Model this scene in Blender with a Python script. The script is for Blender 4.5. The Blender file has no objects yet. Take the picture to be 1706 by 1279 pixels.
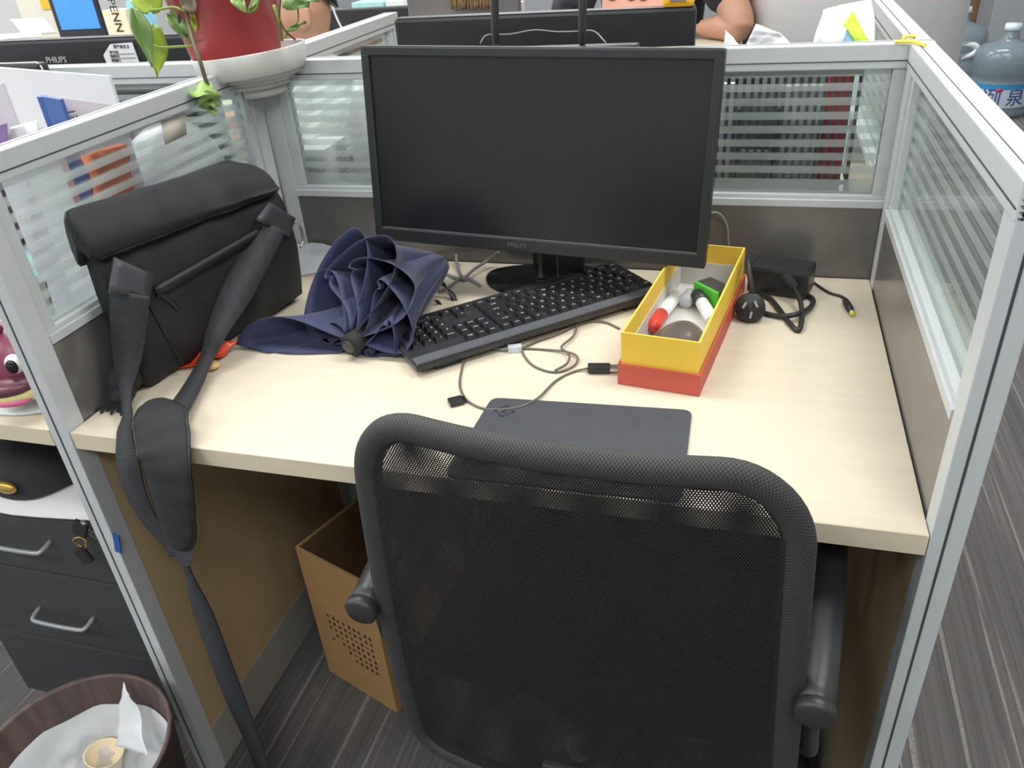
import bpy, bmesh, math, random
from mathutils import Vector, Matrix, Euler, noise
random.seed(7)
C = bpy.context.scene.collection
S = bpy.context.scene
PI = math.pi

# ---------------------------------------------------------------- camera, light, exposure
CAM = Vector((0.8257, -0.664, 1.3026)); ROT = Euler((1.0281, 0.0692, 0.2718)); F = 1333.8
cd = bpy.data.cameras.new('camera'); cam = bpy.data.objects.new('camera', cd); C.objects.link(cam)
cam.location = CAM; cam.rotation_euler = ROT; cd.sensor_width = 36; cd.lens = 36 * F / 1706
cd.clip_start = 0.02; cd.clip_end = 60
S.camera = cam
w = bpy.data.worlds.new('world'); S.world = w; w.use_nodes = True
w.node_tree.nodes['Background'].inputs[0].default_value = (0.85, 0.92, 1, 1)
w.node_tree.nodes['Background'].inputs[1].default_value = 0.4
vs = S.view_settings; vs.view_transform = 'Standard'; vs.look = 'None'; vs.gamma = 1; vs.use_curve_mapping = False
vs.exposure = -0.15
def lamp(name, loc, size, power, col, rot=(0, 0, 0)):
    l = bpy.data.lights.new(name, 'AREA'); l.shape = 'RECTANGLE'; l.size, l.size_y = size
    l.energy = power; l.color = col
    o = bpy.data.objects.new(name, l); o.location = loc; o.rotation_euler = rot; C.objects.link(o); return o
for lx in (-2.6, -0.5, 1.6):
    for ly in (-1.6, 0.45, 2.6, 4.8):
        lamp('ceiling_panel_lamp', (lx, ly, 2.68), (1.2, 0.6), 40 if ly < 2 else 46, (1, 0.985, 0.95))
lamp('window_daylight', (-4.35, 0.8, 1.7), (1.6, 4.5), 70, (0.86, 0.93, 1), (0, -PI / 2, 0))

def at(px, py, axis, val):
    """the point of the plane x|y|z = val that the photograph shows at pixel px, py"""
    d = ROT.to_matrix() @ Vector(((px - 853) / F, -(py - 639.5) / F, -1))
    i = 'xyz'.index(axis); t = (val - CAM[i]) / d[i]
    return CAM + d * t

# ---------------------------------------------------------------- materials
def lin(c):
    return tuple((v / 255 / 12.92 if v / 255 <= 0.04045 else ((v / 255 + 0.055) / 1.055) ** 2.4) for v in c) + (1,)
M = {}
def mat(name, rgb, rough=0.5, metal=0.0, var=0.0, scale=20, bump=0.0, bscale=200, stretch=None, spec=0.5, emit=0, alpha=1, sheen=0):
    m = bpy.data.materials.new(name); m.use_nodes = True; nt = m.node_tree; b = nt.nodes['Principled BSDF']
    b.inputs['Roughness'].default_value = rough; b.inputs['Metallic'].default_value = metal
    b.inputs['Specular IOR Level'].default_value = spec
    col = lin(rgb); b.inputs['Base Color'].default_value = col
    tc = nt.nodes.new('ShaderNodeTexCoord'); mp = nt.nodes.new('ShaderNodeMapping')
    nt.links.new(tc.outputs['Object'], mp.inputs[0])
    if stretch: mp.inputs['Scale'].default_value = stretch
    if var:
        n = nt.nodes.new('ShaderNodeTexNoise'); n.inputs['Scale'].default_value = scale; n.inputs['Detail'].default_value = 4
        nt.links.new(mp.outputs[0], n.inputs['Vector'])
        r = nt.nodes.new('ShaderNodeValToRGB')
        r.color_ramp.elements[0].position = 0.3; r.color_ramp.elements[1].position = 0.7
        r.color_ramp.elements[0].color = tuple(c * (1 - var) for c in col[:3]) + (1,)
        r.color_ramp.elements[1].color = tuple(min(1, c * (1 + var)) for c in col[:3]) + (1,)
        nt.links.new(n.outputs[0], r.inputs[0]); nt.links.new(r.outputs[0], b.inputs['Base Color'])
    if bump:
        n2 = nt.nodes.new('ShaderNodeTexNoise'); n2.inputs['Scale'].default_value = bscale
        nt.links.new(mp.outputs[0], n2.inputs['Vector'])
        bp = nt.nodes.new('ShaderNodeBump'); bp.inputs['Strength'].default_value = bump; bp.inputs['Distance'].default_value = 0.002
        nt.links.new(n2.outputs[0], bp.inputs['Height']); nt.links.new(bp.outputs[0], b.inputs['Normal'])
    if emit:
        b.inputs['Emission Color'].default_value = col; b.inputs['Emission Strength'].default_value = emit
    if alpha < 1:
        b.inputs['Alpha'].default_value = alpha
    if sheen: b.inputs['Sheen Weight'].default_value = sheen
    M[name] = m; return m
mat('desk', (207, 197, 177), 0.42, var=0.035, scale=9, stretch=(0.6, 9, 9))
mat('desk_edge', (202, 191, 168), 0.5, var=0.03, scale=9, stretch=(0.6, 9, 9))
mat('tan_panel', (176, 154, 118), 0.5, var=0.06, scale=9, stretch=(2, 2, 0.5))
mat('alu', (190, 196, 199), 0.36, metal=0.12, var=0.02, scale=40, stretch=(1, 1, 1))
mat('alu_dark', (150, 155, 160), 0.4, metal=0.4, var=0.02)
mat('groove', (60, 64, 66), 0.6, var=0.05)
mat('panel_dark', (96, 94, 93), 0.24, var=0.04, scale=6, spec=1.0)
mat('kick', (150, 148, 142), 0.5, var=0.03)
mat('white_wall', (222, 226, 228), 0.7, var=0.015, scale=3)
mat('pillar_white', (246, 247, 248), 0.7, var=0.01, scale=3)
mat('grey_wall', (146, 150, 154), 0.7, var=0.03, scale=3)
mat('brown_wood', (122, 96, 76), 0.5, var=0.12, scale=5, stretch=(4, 4, 0.4))
mat('ceil', (235, 236, 236), 0.8, var=0.01)
mat('black_plastic', (35, 37, 40), 0.38, var=0.06, scale=30, bump=0.08, bscale=900)
mat('black_gloss', (24, 25, 27), 0.18, var=0.05)
mat('screen', (25, 27, 30), 0.3, var=0.04, scale=4, spec=0.45)
mat('bezel_hi', (88, 92, 95), 0.3, var=0.04)
mat('logo_grey', (92, 95, 98), 0.4, var=0.03)
mat('logo_light', (176, 180, 184), 0.4, var=0.03)
mat('key', (33, 34, 38), 0.42, var=0.06, scale=60)
mat('legend', (215, 218, 220), 0.6, var=0.02)
mat('kbd', (40, 42, 47), 0.4, var=0.05, scale=60)
mat('kbd_rib', (88, 92, 98), 0.45, var=0.05, scale=60)
mat('navy', (42, 49, 84), 0.7, var=0.14, scale=30, bump=0.15, bscale=500, sheen=0.15)
mat('bag', (32, 33, 37), 0.62, var=0.08, scale=14, bump=0.25, bscale=30, spec=0.35)
mat('bag_leather', (58, 59, 66), 0.45, var=0.06, scale=30, bump=0.1, bscale=300)
mat('bag_mesh', (34, 35, 38), 0.8, var=0.1, scale=300, bump=0.2, bscale=900)
mat('zip', (26, 27, 29), 0.5, var=0.05)
mat('rack_grey', (70, 74, 78), 0.5, var=0.04)
mat('rack_back', (122, 126, 130), 0.5, var=0.04)
mat('metal', (190, 190, 190), 0.3, metal=0.9, var=0.03)
mat('yellow_card', (232, 198, 72), 0.55, var=0.03, scale=8)
mat('red_card', (190, 86, 70), 0.55, var=0.04, scale=8)
mat('liner', (205, 203, 200), 0.6, var=0.04, scale=12)
mat('marker_white', (236, 236, 238), 0.35, var=0.01)
mat('marker_red', (228, 74, 58), 0.4, var=0.03)
mat('marker_black', (44, 46, 48), 0.4, var=0.03)
mat('mouse_grey', (92, 86, 84), 0.22, var=0.03)
mat('felt', (66, 66, 62), 0.9, var=0.1, scale=60)
mat('green_foam', (84, 190, 60), 0.7, var=0.06, scale=60)
mat('cord', (38, 39, 41), 0.45, var=0.04)
mat('cord_grey', (128, 130, 132), 0.5, var=0.03)
mat('cord_white', (205, 207, 208), 0.5, var=0.02)
mat('usb_cord', (98, 94, 84), 0.5, var=0.04)
mat('pad', (62, 65, 72), 0.85, var=0.06, scale=40, bump=0.3, bscale=900)
mat('pad_logo', (40, 42, 47), 0.85, var=0.03)
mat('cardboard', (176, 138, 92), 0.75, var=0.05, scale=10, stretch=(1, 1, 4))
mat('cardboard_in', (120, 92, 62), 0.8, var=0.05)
mat('ink', (48, 40, 32), 0.8, var=0.02)
mat('orange_red', (232, 74, 40), 0.35, var=0.12, scale=30)
mat('tan_snack', (212, 178, 116), 0.5, var=0.08)
mat('pot_red', (180, 68, 68), 0.3, var=0.05, scale=6)
mat('tray', (204, 206, 202), 0.45, var=0.02)
mat('soil', (62, 50, 38), 0.9, var=0.2, scale=80)
mat('leaf', (100, 132, 70), 0.4, var=0.2, scale=25)
mat('leaf_lime', (146, 170, 48), 0.4, var=0.12, scale=25)
mat('leaf_pale', (146, 182, 100), 0.4, var=0.1, scale=25)
mat('stem', (128, 146, 58), 0.5, var=0.1)
mat('stem_dark', (84, 78, 56), 0.6, var=0.1)
mat('paper', (216, 218, 222), 0.7, var=0.015, scale=10)
mat('paper_lilac', (206, 202, 212), 0.7, var=0.02)
mat('blue_folder', (62, 96, 160), 0.5, var=0.05)
mat('plastic_white', (208, 212, 216), 0.3, var=0.04, scale=14)
mat('plastic_clear', (214, 222, 232), 0.15, var=0.05, scale=20, alpha=0.6)
mat('cream', (232, 218, 188), 0.6, var=0.03)
mat('orange', (226, 122, 84), 0.4, var=0.1, scale=12)
mat('red', (205, 44, 54), 0.5, var=0.05)
mat('lime', (188, 218, 60), 0.5, var=0.05)
mat('sky_blue', (140, 200, 232), 0.5, var=0.05)
mat('teal', (150, 200, 200), 0.4, var=0.06)
mat('note', (214, 210, 196), 0.7, var=0.03)
mat('toy', (132, 66, 88), 0.35, var=0.08, scale=20)
mat('toy_dark', (96, 52, 66), 0.35, var=0.06)
mat('toy_cream', (234, 226, 150), 0.45, var=0.03)
mat('toy_pink', (205, 100, 144), 0.45, var=0.03)
mat('cloth_grey', (214, 220, 228), 0.9, var=0.05, scale=60, bump=0.4, bscale=120)
mat('drawer', (58, 60, 63), 0.42, var=0.08, scale=6, stretch=(0.5, 6, 6))
mat('gold', (196, 160, 80), 0.35, metal=0.7, var=0.1, scale=90)
mat('cap_black', (38, 38, 42), 0.85, var=0.12, scale=50, bump=0.2)
mat('bin_wood', (74, 58, 56), 0.5, var=0.35, scale=12, stretch=(6, 6, 0.5))
mat('blue_tag', (30, 82, 150), 0.5, var=0.05)
mat('skin', (186, 142, 117), 0.55, var=0.05, scale=30)
mat('hair', (30, 26, 25), 0.5, var=0.1, scale=90, stretch=(1, 1, 8))
mat('tee_black', (40, 42, 50), 0.85, var=0.06, scale=30)
mat('shirt_white', (226, 228, 230), 0.8, var=0.03)
mat('eye_white', (235, 232, 226), 0.3, var=0.01)
mat('brown_fur', (116, 92, 62), 0.9, var=0.3, scale=120, stretch=(1, 1, 0.2))
mat('meter_yellow', (232, 180, 30), 0.45, var=0.05)
mat('meter_lcd', (120, 112, 112), 0.3, var=0.03)
mat('yellow_tie', (236, 212, 70), 0.5, var=0.04)
mat('peach', (232, 176, 152), 0.5, var=0.1, scale=8)
mat('water_blue', (128, 144, 156), 0.1, var=0.04, alpha=0.62)
mat('label_white', (180, 192, 202), 0.5, var=0.02)
mat('label_blue', (40, 130, 180), 0.5, var=0.05)
mat('ink_blue', (40, 66, 140), 0.5, var=0.03)
mat('bottle_cap', (190, 206, 216), 0.4, var=0.02)
mat('laptop_screen', (58, 128, 226), 0.4, emit=0.55)
mat('rubber', (30, 30, 32), 0.8, var=0.05)
mat('chair_plastic', (42, 43, 45), 0.42, var=0.06, scale=40)
mat('foam_seat', (30, 31, 34), 0.9, var=0.1, scale=200)

def m_glass():
    m = bpy.data.materials.new('striped_glass'); m.use_nodes = True; nt = m.node_tree; N = nt.nodes; L = nt.links
    for n in list(N): N.remove(n)
    out = N.new('ShaderNodeOutputMaterial'); tc = N.new('ShaderNodeTexCoord'); sp = N.new('ShaderNodeSeparateXYZ')
    L.new(tc.outputs['Object'], sp.inputs[0])
    def math_(op, a, b):
        n = N.new('ShaderNodeMath'); n.operation = op
        for i, v in enumerate((a, b)):
            if v is None: continue
            if isinstance(v, (int, float)): n.inputs[i].default_value = v
            else: L.new(v, n.inputs[i])
        return n.outputs[0]
    ph = math_('FRACT', math_('DIVIDE', math_('SUBTRACT', sp.outputs[2], 0.8797), 0.0201), None)   # clear gap when |ph-.5| < .24
    gap = math_('LESS_THAN', math_('ABSOLUTE', math_('SUBTRACT', ph, 0.5), None), 0.235)
    band = math_('MULTIPLY', math_('LESS_THAN', sp.outputs[2], 1.058), math_('GREATER_THAN', sp.outputs[2], 0.8985))
    clear = math_('MULTIPLY', gap, band)
    tr = N.new('ShaderNodeBsdfTransparent'); tr.inputs[0].default_value = (0.95, 0.98, 0.97, 1)
    tr2 = N.new('ShaderNodeBsdfTransparent'); tr2.inputs[0].default_value = (0.9, 0.95, 0.94, 1)
    df = N.new('ShaderNodeBsdfDiffuse'); df.inputs[0].default_value = (0.62, 0.69, 0.68, 1)
    tl = N.new('ShaderNodeBsdfTranslucent'); tl.inputs[0].default_value = (0.66, 0.72, 0.71, 1)
    m1 = N.new('ShaderNodeMixShader'); m1.inputs[0].default_value = 0.4; L.new(df.outputs[0], m1.inputs[1]); L.new(tl.outputs[0], m1.inputs[2])
    m2 = N.new('ShaderNodeMixShader'); m2.inputs[0].default_value = 0.36; L.new(tr2.outputs[0], m2.inputs[1]); L.new(m1.outputs[0], m2.inputs[2])
    m3 = N.new('ShaderNodeMixShader'); L.new(clear, m3.inputs[0]); L.new(m2.outputs[0], m3.inputs[1]); L.new(tr.outputs[0], m3.inputs[2])
    gl = N.new('ShaderNodeBsdfGlossy'); gl.inputs['Roughness'].default_value = 0.04
    fr = N.new('ShaderNodeFresnel'); fr.inputs[0].default_value = 1.45
    m4 = N.new('ShaderNodeMixShader'); L.new(math_('MULTIPLY', fr.outputs[0], 0.45), m4.inputs[0]); L.new(m3.outputs[0], m4.inputs[1]); L.new(gl.outputs[0], m4.inputs[2])
    L.new(m4.outputs[0], out.inputs[0]); M['glass'] = m
m_glass()
def m_mesh(name, pitch, r):
    m = bpy.data.materials.new(name); m.use_nodes = True; nt = m.node_tree; N = nt.nodes; L = nt.links
    b = N['Principled BSDF']; b.inputs['Base Color'].default_value = lin((20, 21, 23)); b.inputs['Roughness'].default_value = 0.7
    uv = N.new('ShaderNodeTexCoord')
    ds = []
    for off in (0, 0.5):
        a = N.new('ShaderNodeVectorMath'); a.operation = 'MULTIPLY_ADD'; a.inputs[1].default_value = (1 / pitch, 1 / (pitch * 1.5), 0); a.inputs[2].default_value = (off, off, 0)
        L.new(uv.outputs['UV'], a.inputs[0])
        f = N.new('ShaderNodeVectorMath'); f.operation = 'FRACTION'; L.new(a.outputs[0], f.inputs[0])
        s = N.new('ShaderNodeVectorMath'); s.operation = 'SUBTRACT'; s.inputs[1].default_value = (0.5, 0.5, 0); L.new(f.outputs[0], s.inputs[0])
        l = N.new('ShaderNodeVectorMath'); l.operation = 'LENGTH'; L.new(s.outputs[0], l.inputs[0]); ds.append(l.outputs['Value'])
    mn = N.new('ShaderNodeMath'); mn.operation = 'MINIMUM'; L.new(ds[0], mn.inputs[0]); L.new(ds[1], mn.inputs[1])
    g = N.new('ShaderNodeMath'); g.operation = 'GREATER_THAN'; g.inputs[1].default_value = r; L.new(mn.outputs[0], g.inputs[0])
    if r < 0.9 and not name.endswith('rim'): L.new(g.outputs[0], b.inputs['Alpha'])
    else:
        cr = N.new('ShaderNodeValToRGB'); cr.color_ramp.elements[0].color = lin((62, 62, 62)); cr.color_ramp.elements[1].color = lin((20, 21, 22))
        L.new(g.outputs[0], cr.inputs[0]); L.new(cr.outputs[0], b.inputs['Base Color'])
    M[name] = m
m_mesh('chair_mesh', 0.0027, 0.225); m_mesh('chair_mesh_back', 0.00288, 0.235); m_mesh('chair_rim', 0.0034, 0.3)
def m_web():
    m = mat('webbing', (45, 47, 52), 0.7); nt = m.node_tree; b = nt.nodes['Principled BSDF']
    tc = nt.nodes.new('ShaderNodeTexCoord'); wv = nt.nodes.new('ShaderNodeTexWave'); wv.bands_direction = 'Y'; wv.inputs['Scale'].default_value = 110
    nt.links.new(tc.outputs['UV'], wv.inputs['Vector']); bp = nt.nodes.new('ShaderNodeBump'); bp.inputs['Strength'].default_value = 0.5; bp.inputs['Distance'].default_value = 0.001
    nt.links.new(wv.outputs['Fac'], bp.inputs['Height']); nt.links.new(bp.outputs[0], b.inputs['Normal'])
m_web()
def m_carpet():
    m = mat('carpet', (92, 90, 90), 0.95); nt = m.node_tree; N = nt.nodes; L = nt.links; b = N['Principled BSDF']
    tc = N.new('ShaderNodeTexCoord')
    def stripes(sx, sy, lo, hi, off=0):
        mp = N.new('ShaderNodeMapping'); mp.inputs['Scale'].default_value = (sx, sy, 1); mp.inputs['Location'].default_value = (off, 0, 0)
        L.new(tc.outputs['Object'], mp.inputs[0]); n = N.new('ShaderNodeTexNoise'); n.inputs['Scale'].default_value = 1; n.inputs['Detail'].default_value = 2
        L.new(mp.outputs[0], n.inputs['Vector']); r = N.new('ShaderNodeValToRGB'); r.color_ramp.elements[0].position = lo; r.color_ramp.elements[1].position = hi
        L.new(n.outputs[0], r.inputs[0]); return r
    def mix(fac, a, bcol):
        x = N.new('ShaderNodeMix'); x.data_type = 'RGBA'; L.new(fac, x.inputs[0])
        for s, v in ((6, a), (7, bcol)):
            if isinstance(v, tuple): x.inputs[s].default_value = v
            else: L.new(v, x.inputs[s])
        return x.outputs[2]
    c = mix(stripes(150, 1.1, 0.35, 0.6).outputs[0], lin((72, 71, 73)), lin((102, 100, 99)))
    c = mix(stripes(75, 0.8, 0.6, 0.64, 4).outputs[0], c, lin((150, 147, 144)))
    c = mix(stripes(190, 500, 0.3, 0.75, 2).outputs[0], c, lin((92, 90, 90)))
    L.new(c, b.inputs['Base Color'])
    n = N.new('ShaderNodeTexNoise'); n.inputs['Scale'].default_value = 600; L.new(tc.outputs['Object'], n.inputs['Vector'])
    bp = N.new('ShaderNodeBump'); bp.inputs['Strength'].default_value = 0.6; bp.inputs['Distance'].default_value = 0.003; L.new(n.outputs[0], bp.inputs['Height']); L.new(bp.outputs[0], b.inputs['Normal'])
m_carpet()

# ---------------------------------------------------------------- mesh helpers
class MB:
    def __init__(s): s.b = bmesh.new(); s.uv = s.b.loops.layers.uv.new('UVMap')
    def box(s, x0, x1, y0, y1, z0, z1, bev=0, rot=None, at_=None, taper=1):
        r = bmesh.ops.create_cube(s.b, size=1)['verts']
        for v in r:
            t = taper if v.co.z > 0 else 1
            v.co = Vector(((x0 + x1) / 2 + v.co.x * (x1 - x0) * t, (y0 + y1) / 2 + v.co.y * (y1 - y0) * t, (z0 + z1) / 2 + v.co.z * (z1 - z0)))
        if bev:
            es = list({e for v in r for e in v.link_edges})
            nv = bmesh.ops.bevel(s.b, geom=es, offset=bev, segments=2, affect='EDGES', profile=0.6)['verts']; r = list({v for v in nv} | {v for v in r if v.is_valid})
        if rot is not None: bmesh.ops.rotate(s.b, verts=r, cent=at_ or (0, 0, 0), matrix=rot)
        return s
    def grid(s, pts, closed_u=False, closed_v=False, uvs=None, cap=False):
        """pts[i][j]; i along u, j along v"""
        V = [[s.b.verts.new(p) for p in row] for row in pts]; n = len(V); k = len(V[0])
        for i in range(n if closed_u else n - 1):
            for j in range(k if closed_v else k - 1):
                a, b_, c, d = V[i][j], V[(i + 1) % n][j], V[(i + 1) % n][(j + 1) % k], V[i][(j + 1) % k]
                try: f = s.b.faces.new((a, b_, c, d))
                except ValueError: continue
                f.smooth = True
                if uvs:
                    for lp, (ii, jj) in zip(f.loops, ((i, j), (i + 1, j), (i + 1, j + 1), (i, j + 1))):
                        lp[s.uv].uv = uvs[min(ii, len(uvs) - 1)][min(jj, len(uvs[0]) - 1)]
        if cap and closed_v:
            for row in (V[0], V[-1]):
                try: s.b.faces.new(row)
                except ValueError: pass
        return s
    def lathe(s, prof, c=(0, 0, 0), n=32, axis=None, cap=False):
        q = Vector((0, 0, 1)).rotation_difference(Vector(axis)) if axis else None
        rows = []
        for r, z in prof:
            row = []
            for i in range(n):
                p = Vector((r * math.cos(2 * PI * i / n), r * math.sin(2 * PI * i / n), z))
                if q: p = q @ p
                row.append(p + Vector(c))
            rows.append(row)
        return s.grid(rows, closed_v=True, cap=cap)
    def tube(s, path, r, n=10, smooth=4, flat=None):
        P = catmull(path, smooth) if smooth else [Vector(p) for p in path]
        rows = []; up = Vector((0, 0, 1)); m = len(P); prev = None
        for i, p in enumerate(P):
            t = (P[min(i + 1, m - 1)] - P[max(i - 1, 0)])
            if t.length < 1e-9: t = Vector((0, 0, 1))
            t.normalize()
            if prev is None:
                a = t.cross(up if abs(t.z) < 0.9 else Vector((1, 0, 0))).normalized()
            else:
                a = prev - t * prev.dot(t)
                a = a.normalized() if a.length > 1e-6 else t.orthogonal().normalized()
            prev = a; b_ = t.cross(a); rr = r(i / (m - 1)) if callable(r) else r
            rows.append([p + (a * math.cos(2 * PI * j / n) + b_ * math.sin(2 * PI * j / n)) * rr for j in range(n)])
        return s.grid(rows, closed_v=True, cap=True)
    def ribbon(s, path, wid, thick, smooth=6, lenuv=True):
        """path: (point, width direction[, width]) list -> flat strap"""
        P = catmull([p[0] for p in path], smooth); Wd = catmull([p[1] for p in path], smooth)
        Wi = catmull([(p[2] if len(p) > 2 else wid, 0, 0) for p in path], smooth)
        rows = []; uvs = []; L = 0
        for i, p in enumerate(P):
            if i: L += (p - P[i - 1]).length
            t = (P[min(i + 1, len(P) - 1)] - P[max(i - 1, 0)]).normalized(); d = Wd[i]; d = (d - t * d.dot(t)).normalized(); n = t.cross(d)
            h = Wi[i].x / 2; k = thick / 2
            rows.append([p - d * h - n * k, p + d * h - n * k, p + d * h + n * k, p - d * h + n * k])
            uvs.append([(0, L), (h * 2, L), (h * 2, L), (0, L)])
        return s.grid(rows, closed_v=True, uvs=uvs, cap=True)
    def prism(s, poly, d0, d1, plane='xz'):
        """polygon in a plane extruded between d0 and d1 on the third axis"""
        def mk(p, d):
            return {'xz': (p[0], d, p[1]), 'xy': (p[0], p[1], d), 'yz': (d, p[0], p[1])}[plane]
        A = [s.b.verts.new(mk(p, d0)) for p in poly]; B = [s.b.verts.new(mk(p, d1)) for p in poly]; n = len(poly)
        s.b.faces.new(A); s.b.faces.new(B[::-1])
        for i in range(n): s.b.faces.new((A[i], B[i], B[(i + 1) % n], A[(i + 1) % n]))
        return s
    def ball(s, c, r, u=20, v=12, rot=None):
        r = (r, r, r) if isinstance(r, (int, float)) else r
        vs_ = bmesh.ops.create_uvsphere(s.b, u_segments=u, v_segments=v, radius=1)['verts']
        for q in vs_:
            p = Vector((q.co.x * r[0], q.co.y * r[1], q.co.z * r[2]))
            if rot is not None: p = rot @ p
            q.co = p + Vector(c)
            for f in q.link_faces: f.smooth = True
        return s
    def build(s, name, m, parent=None, world=False, smooth=None):
        bmesh.ops.recalc_face_normals(s.b, faces=s.b.faces)
        if world and parent:
            root = parent
            while root.parent: root = root.parent
            s.b.transform(Matrix.LocRotScale(root.location, root.rotation_euler, None).inverted())
        me = bpy.data.meshes.new(name); s.b.to_mesh(me); s.b.free()
        if smooth is not None:
            for p in me.polygons: p.use_smooth = smooth
        me.materials.append(M[m] if isinstance(m, str) else m)
        o = bpy.data.objects.new(name, me); C.objects.link(o)
        if parent: o.parent = parent
        return o
def catmull(P, k):
    P = [Vector(p) for p in P]
    if k <= 1 or len(P) < 3: 
        if len(P) == 2 and k > 1: return [P[0].lerp(P[1], i / k) for i in range(k + 1)]
        return P
    Q = [P[0] * 2 - P[1]] + P + [P[-1] * 2 - P[-2]]; out = []
    for i in range(1, len(Q) - 2):
        a, b, c, d = Q[i - 1:i + 3]
        for j in range(k):
            t = j / k
            out.append(0.5 * (2 * b + (c - a) * t + (2 * a - 5 * b + 4 * c - d) * t * t + (3 * b - a - 3 * c + d) * t ** 3))
    out.append(P[-1]); return out
def tag(o, label=None, cat=None, group=None, kind=None):
    if label: o['label'] = label
    if cat: o['category'] = cat
    if group: o['group'] = group
    if kind: o['kind'] = kind
    return o
def thing(name, label, cat, loc=(0, 0, 0), rz=0, group=None):
    o = bpy.data.objects.new(name, None); C.objects.link(o); o.empty_display_size = 0.02
    o.location = loc; o.rotation_euler = (0, 0, rz); return tag(o, label, cat, group)
def text(name, body, size, m, parent, loc, rot=(0, 0, 0), depth=0.0003, world=False, align='CENTER', sx=1):
    cu = bpy.data.curves.new(name, 'FONT'); cu.body = body; cu.size = size; cu.extrude = depth; cu.align_x = align; cu.align_y = 'CENTER'; cu.resolution_u = 2
    t = bpy.data.objects.new(name, cu); C.objects.link(t)
    dg = bpy.context.evaluated_depsgraph_get(); me = bpy.data.meshes.new_from_object(t.evaluated_get(dg))
    bpy.data.objects.remove(t)
    Mx = Matrix.LocRotScale(Vector(loc), rot if isinstance(rot, (Euler,)) else Euler(rot), Vector((sx, 1, 1)))
    if world and parent:
        root = parent
        while root.parent: root = root.parent
        Mx = Matrix.LocRotScale(root.location, root.rotation_euler, None).inverted() @ Mx
    me.transform(Mx); me.materials.clear(); me.materials.append(M[m])
    o = bpy.data.objects.new(name, me); C.objects.link(o)
    if parent: o.parent = parent
    return o
def solid(o, t, off=0):
    s = o.modifiers.new('thickness', 'SOLIDIFY'); s.thickness = t; s.offset = off; return o
def subd(o, n=1):
    s = o.modifiers.new('subdivision', 'SUBSURF'); s.levels = n; s.render_levels = n; return o
def crumple(c, nx=14, ny=14, amp=0.01, seed=0, scale=18):
    """wrinkled sheet over four corners c (a, b, c, d in order)"""
    a, b, cc, d = [Vector(p) for p in c]; nrm = (b - a).cross(d - a).normalized(); rows = []
    for i in range(nx + 1):
        u = i / nx; row = []
        for j in range(ny + 1):
            v = j / ny; p = a.lerp(b, u).lerp(d.lerp(cc, u), v)
            q = p * scale + Vector((seed * 3.1, seed * 1.7, 0))
            k = noise.noise(q) + 0.5 * abs(noise.noise(q * 2.3)) + 0.25 * noise.noise(q * 5)
            row.append(p + nrm * k * amp + Vector((noise.noise(q + Vector((5, 0, 0))), noise.noise(q + Vector((0, 7, 0))), 0)) * amp * 0.4)
        rows.append(row)
    return rows

# ---------------------------------------------------------------- room
def struct(name, mb, m):
    o = mb.build(name, m); o['kind'] = 'structure'; return o
struct('floor', MB().box(-4.5, 4.5, -3.5, 7, -0.05, 0), 'carpet')
struct('ceiling', MB().box(-4.5, 4.5, -3.5, 7, 2.75, 2.8), 'ceil')
struct('wall_left', MB().box(-4.6, -4.5, -3.5, 7, 0, 2.75), 'white_wall')
struct('wall_right', MB().box(4.5, 4.6, -3.5, 7, 0, 2.75), 'white_wall')
struct('wall_front', MB().box(-4.5, 4.5, -3.6, -3.5, 0, 2.75), 'white_wall')
struct('wall_back', MB().box(-4.5, 4.5, 7, 7.1, 0, 2.75), 'grey_wall')
struct('door_1', MB().box(2.15, 2.75, 6.93, 7.0, 0, 2.1, 0.004), 'brown_wood')
struct('baseboard_back', MB().box(2.75, 4.5, 6.98, 7.0, 0, 0.12), 'brown_wood')

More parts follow.
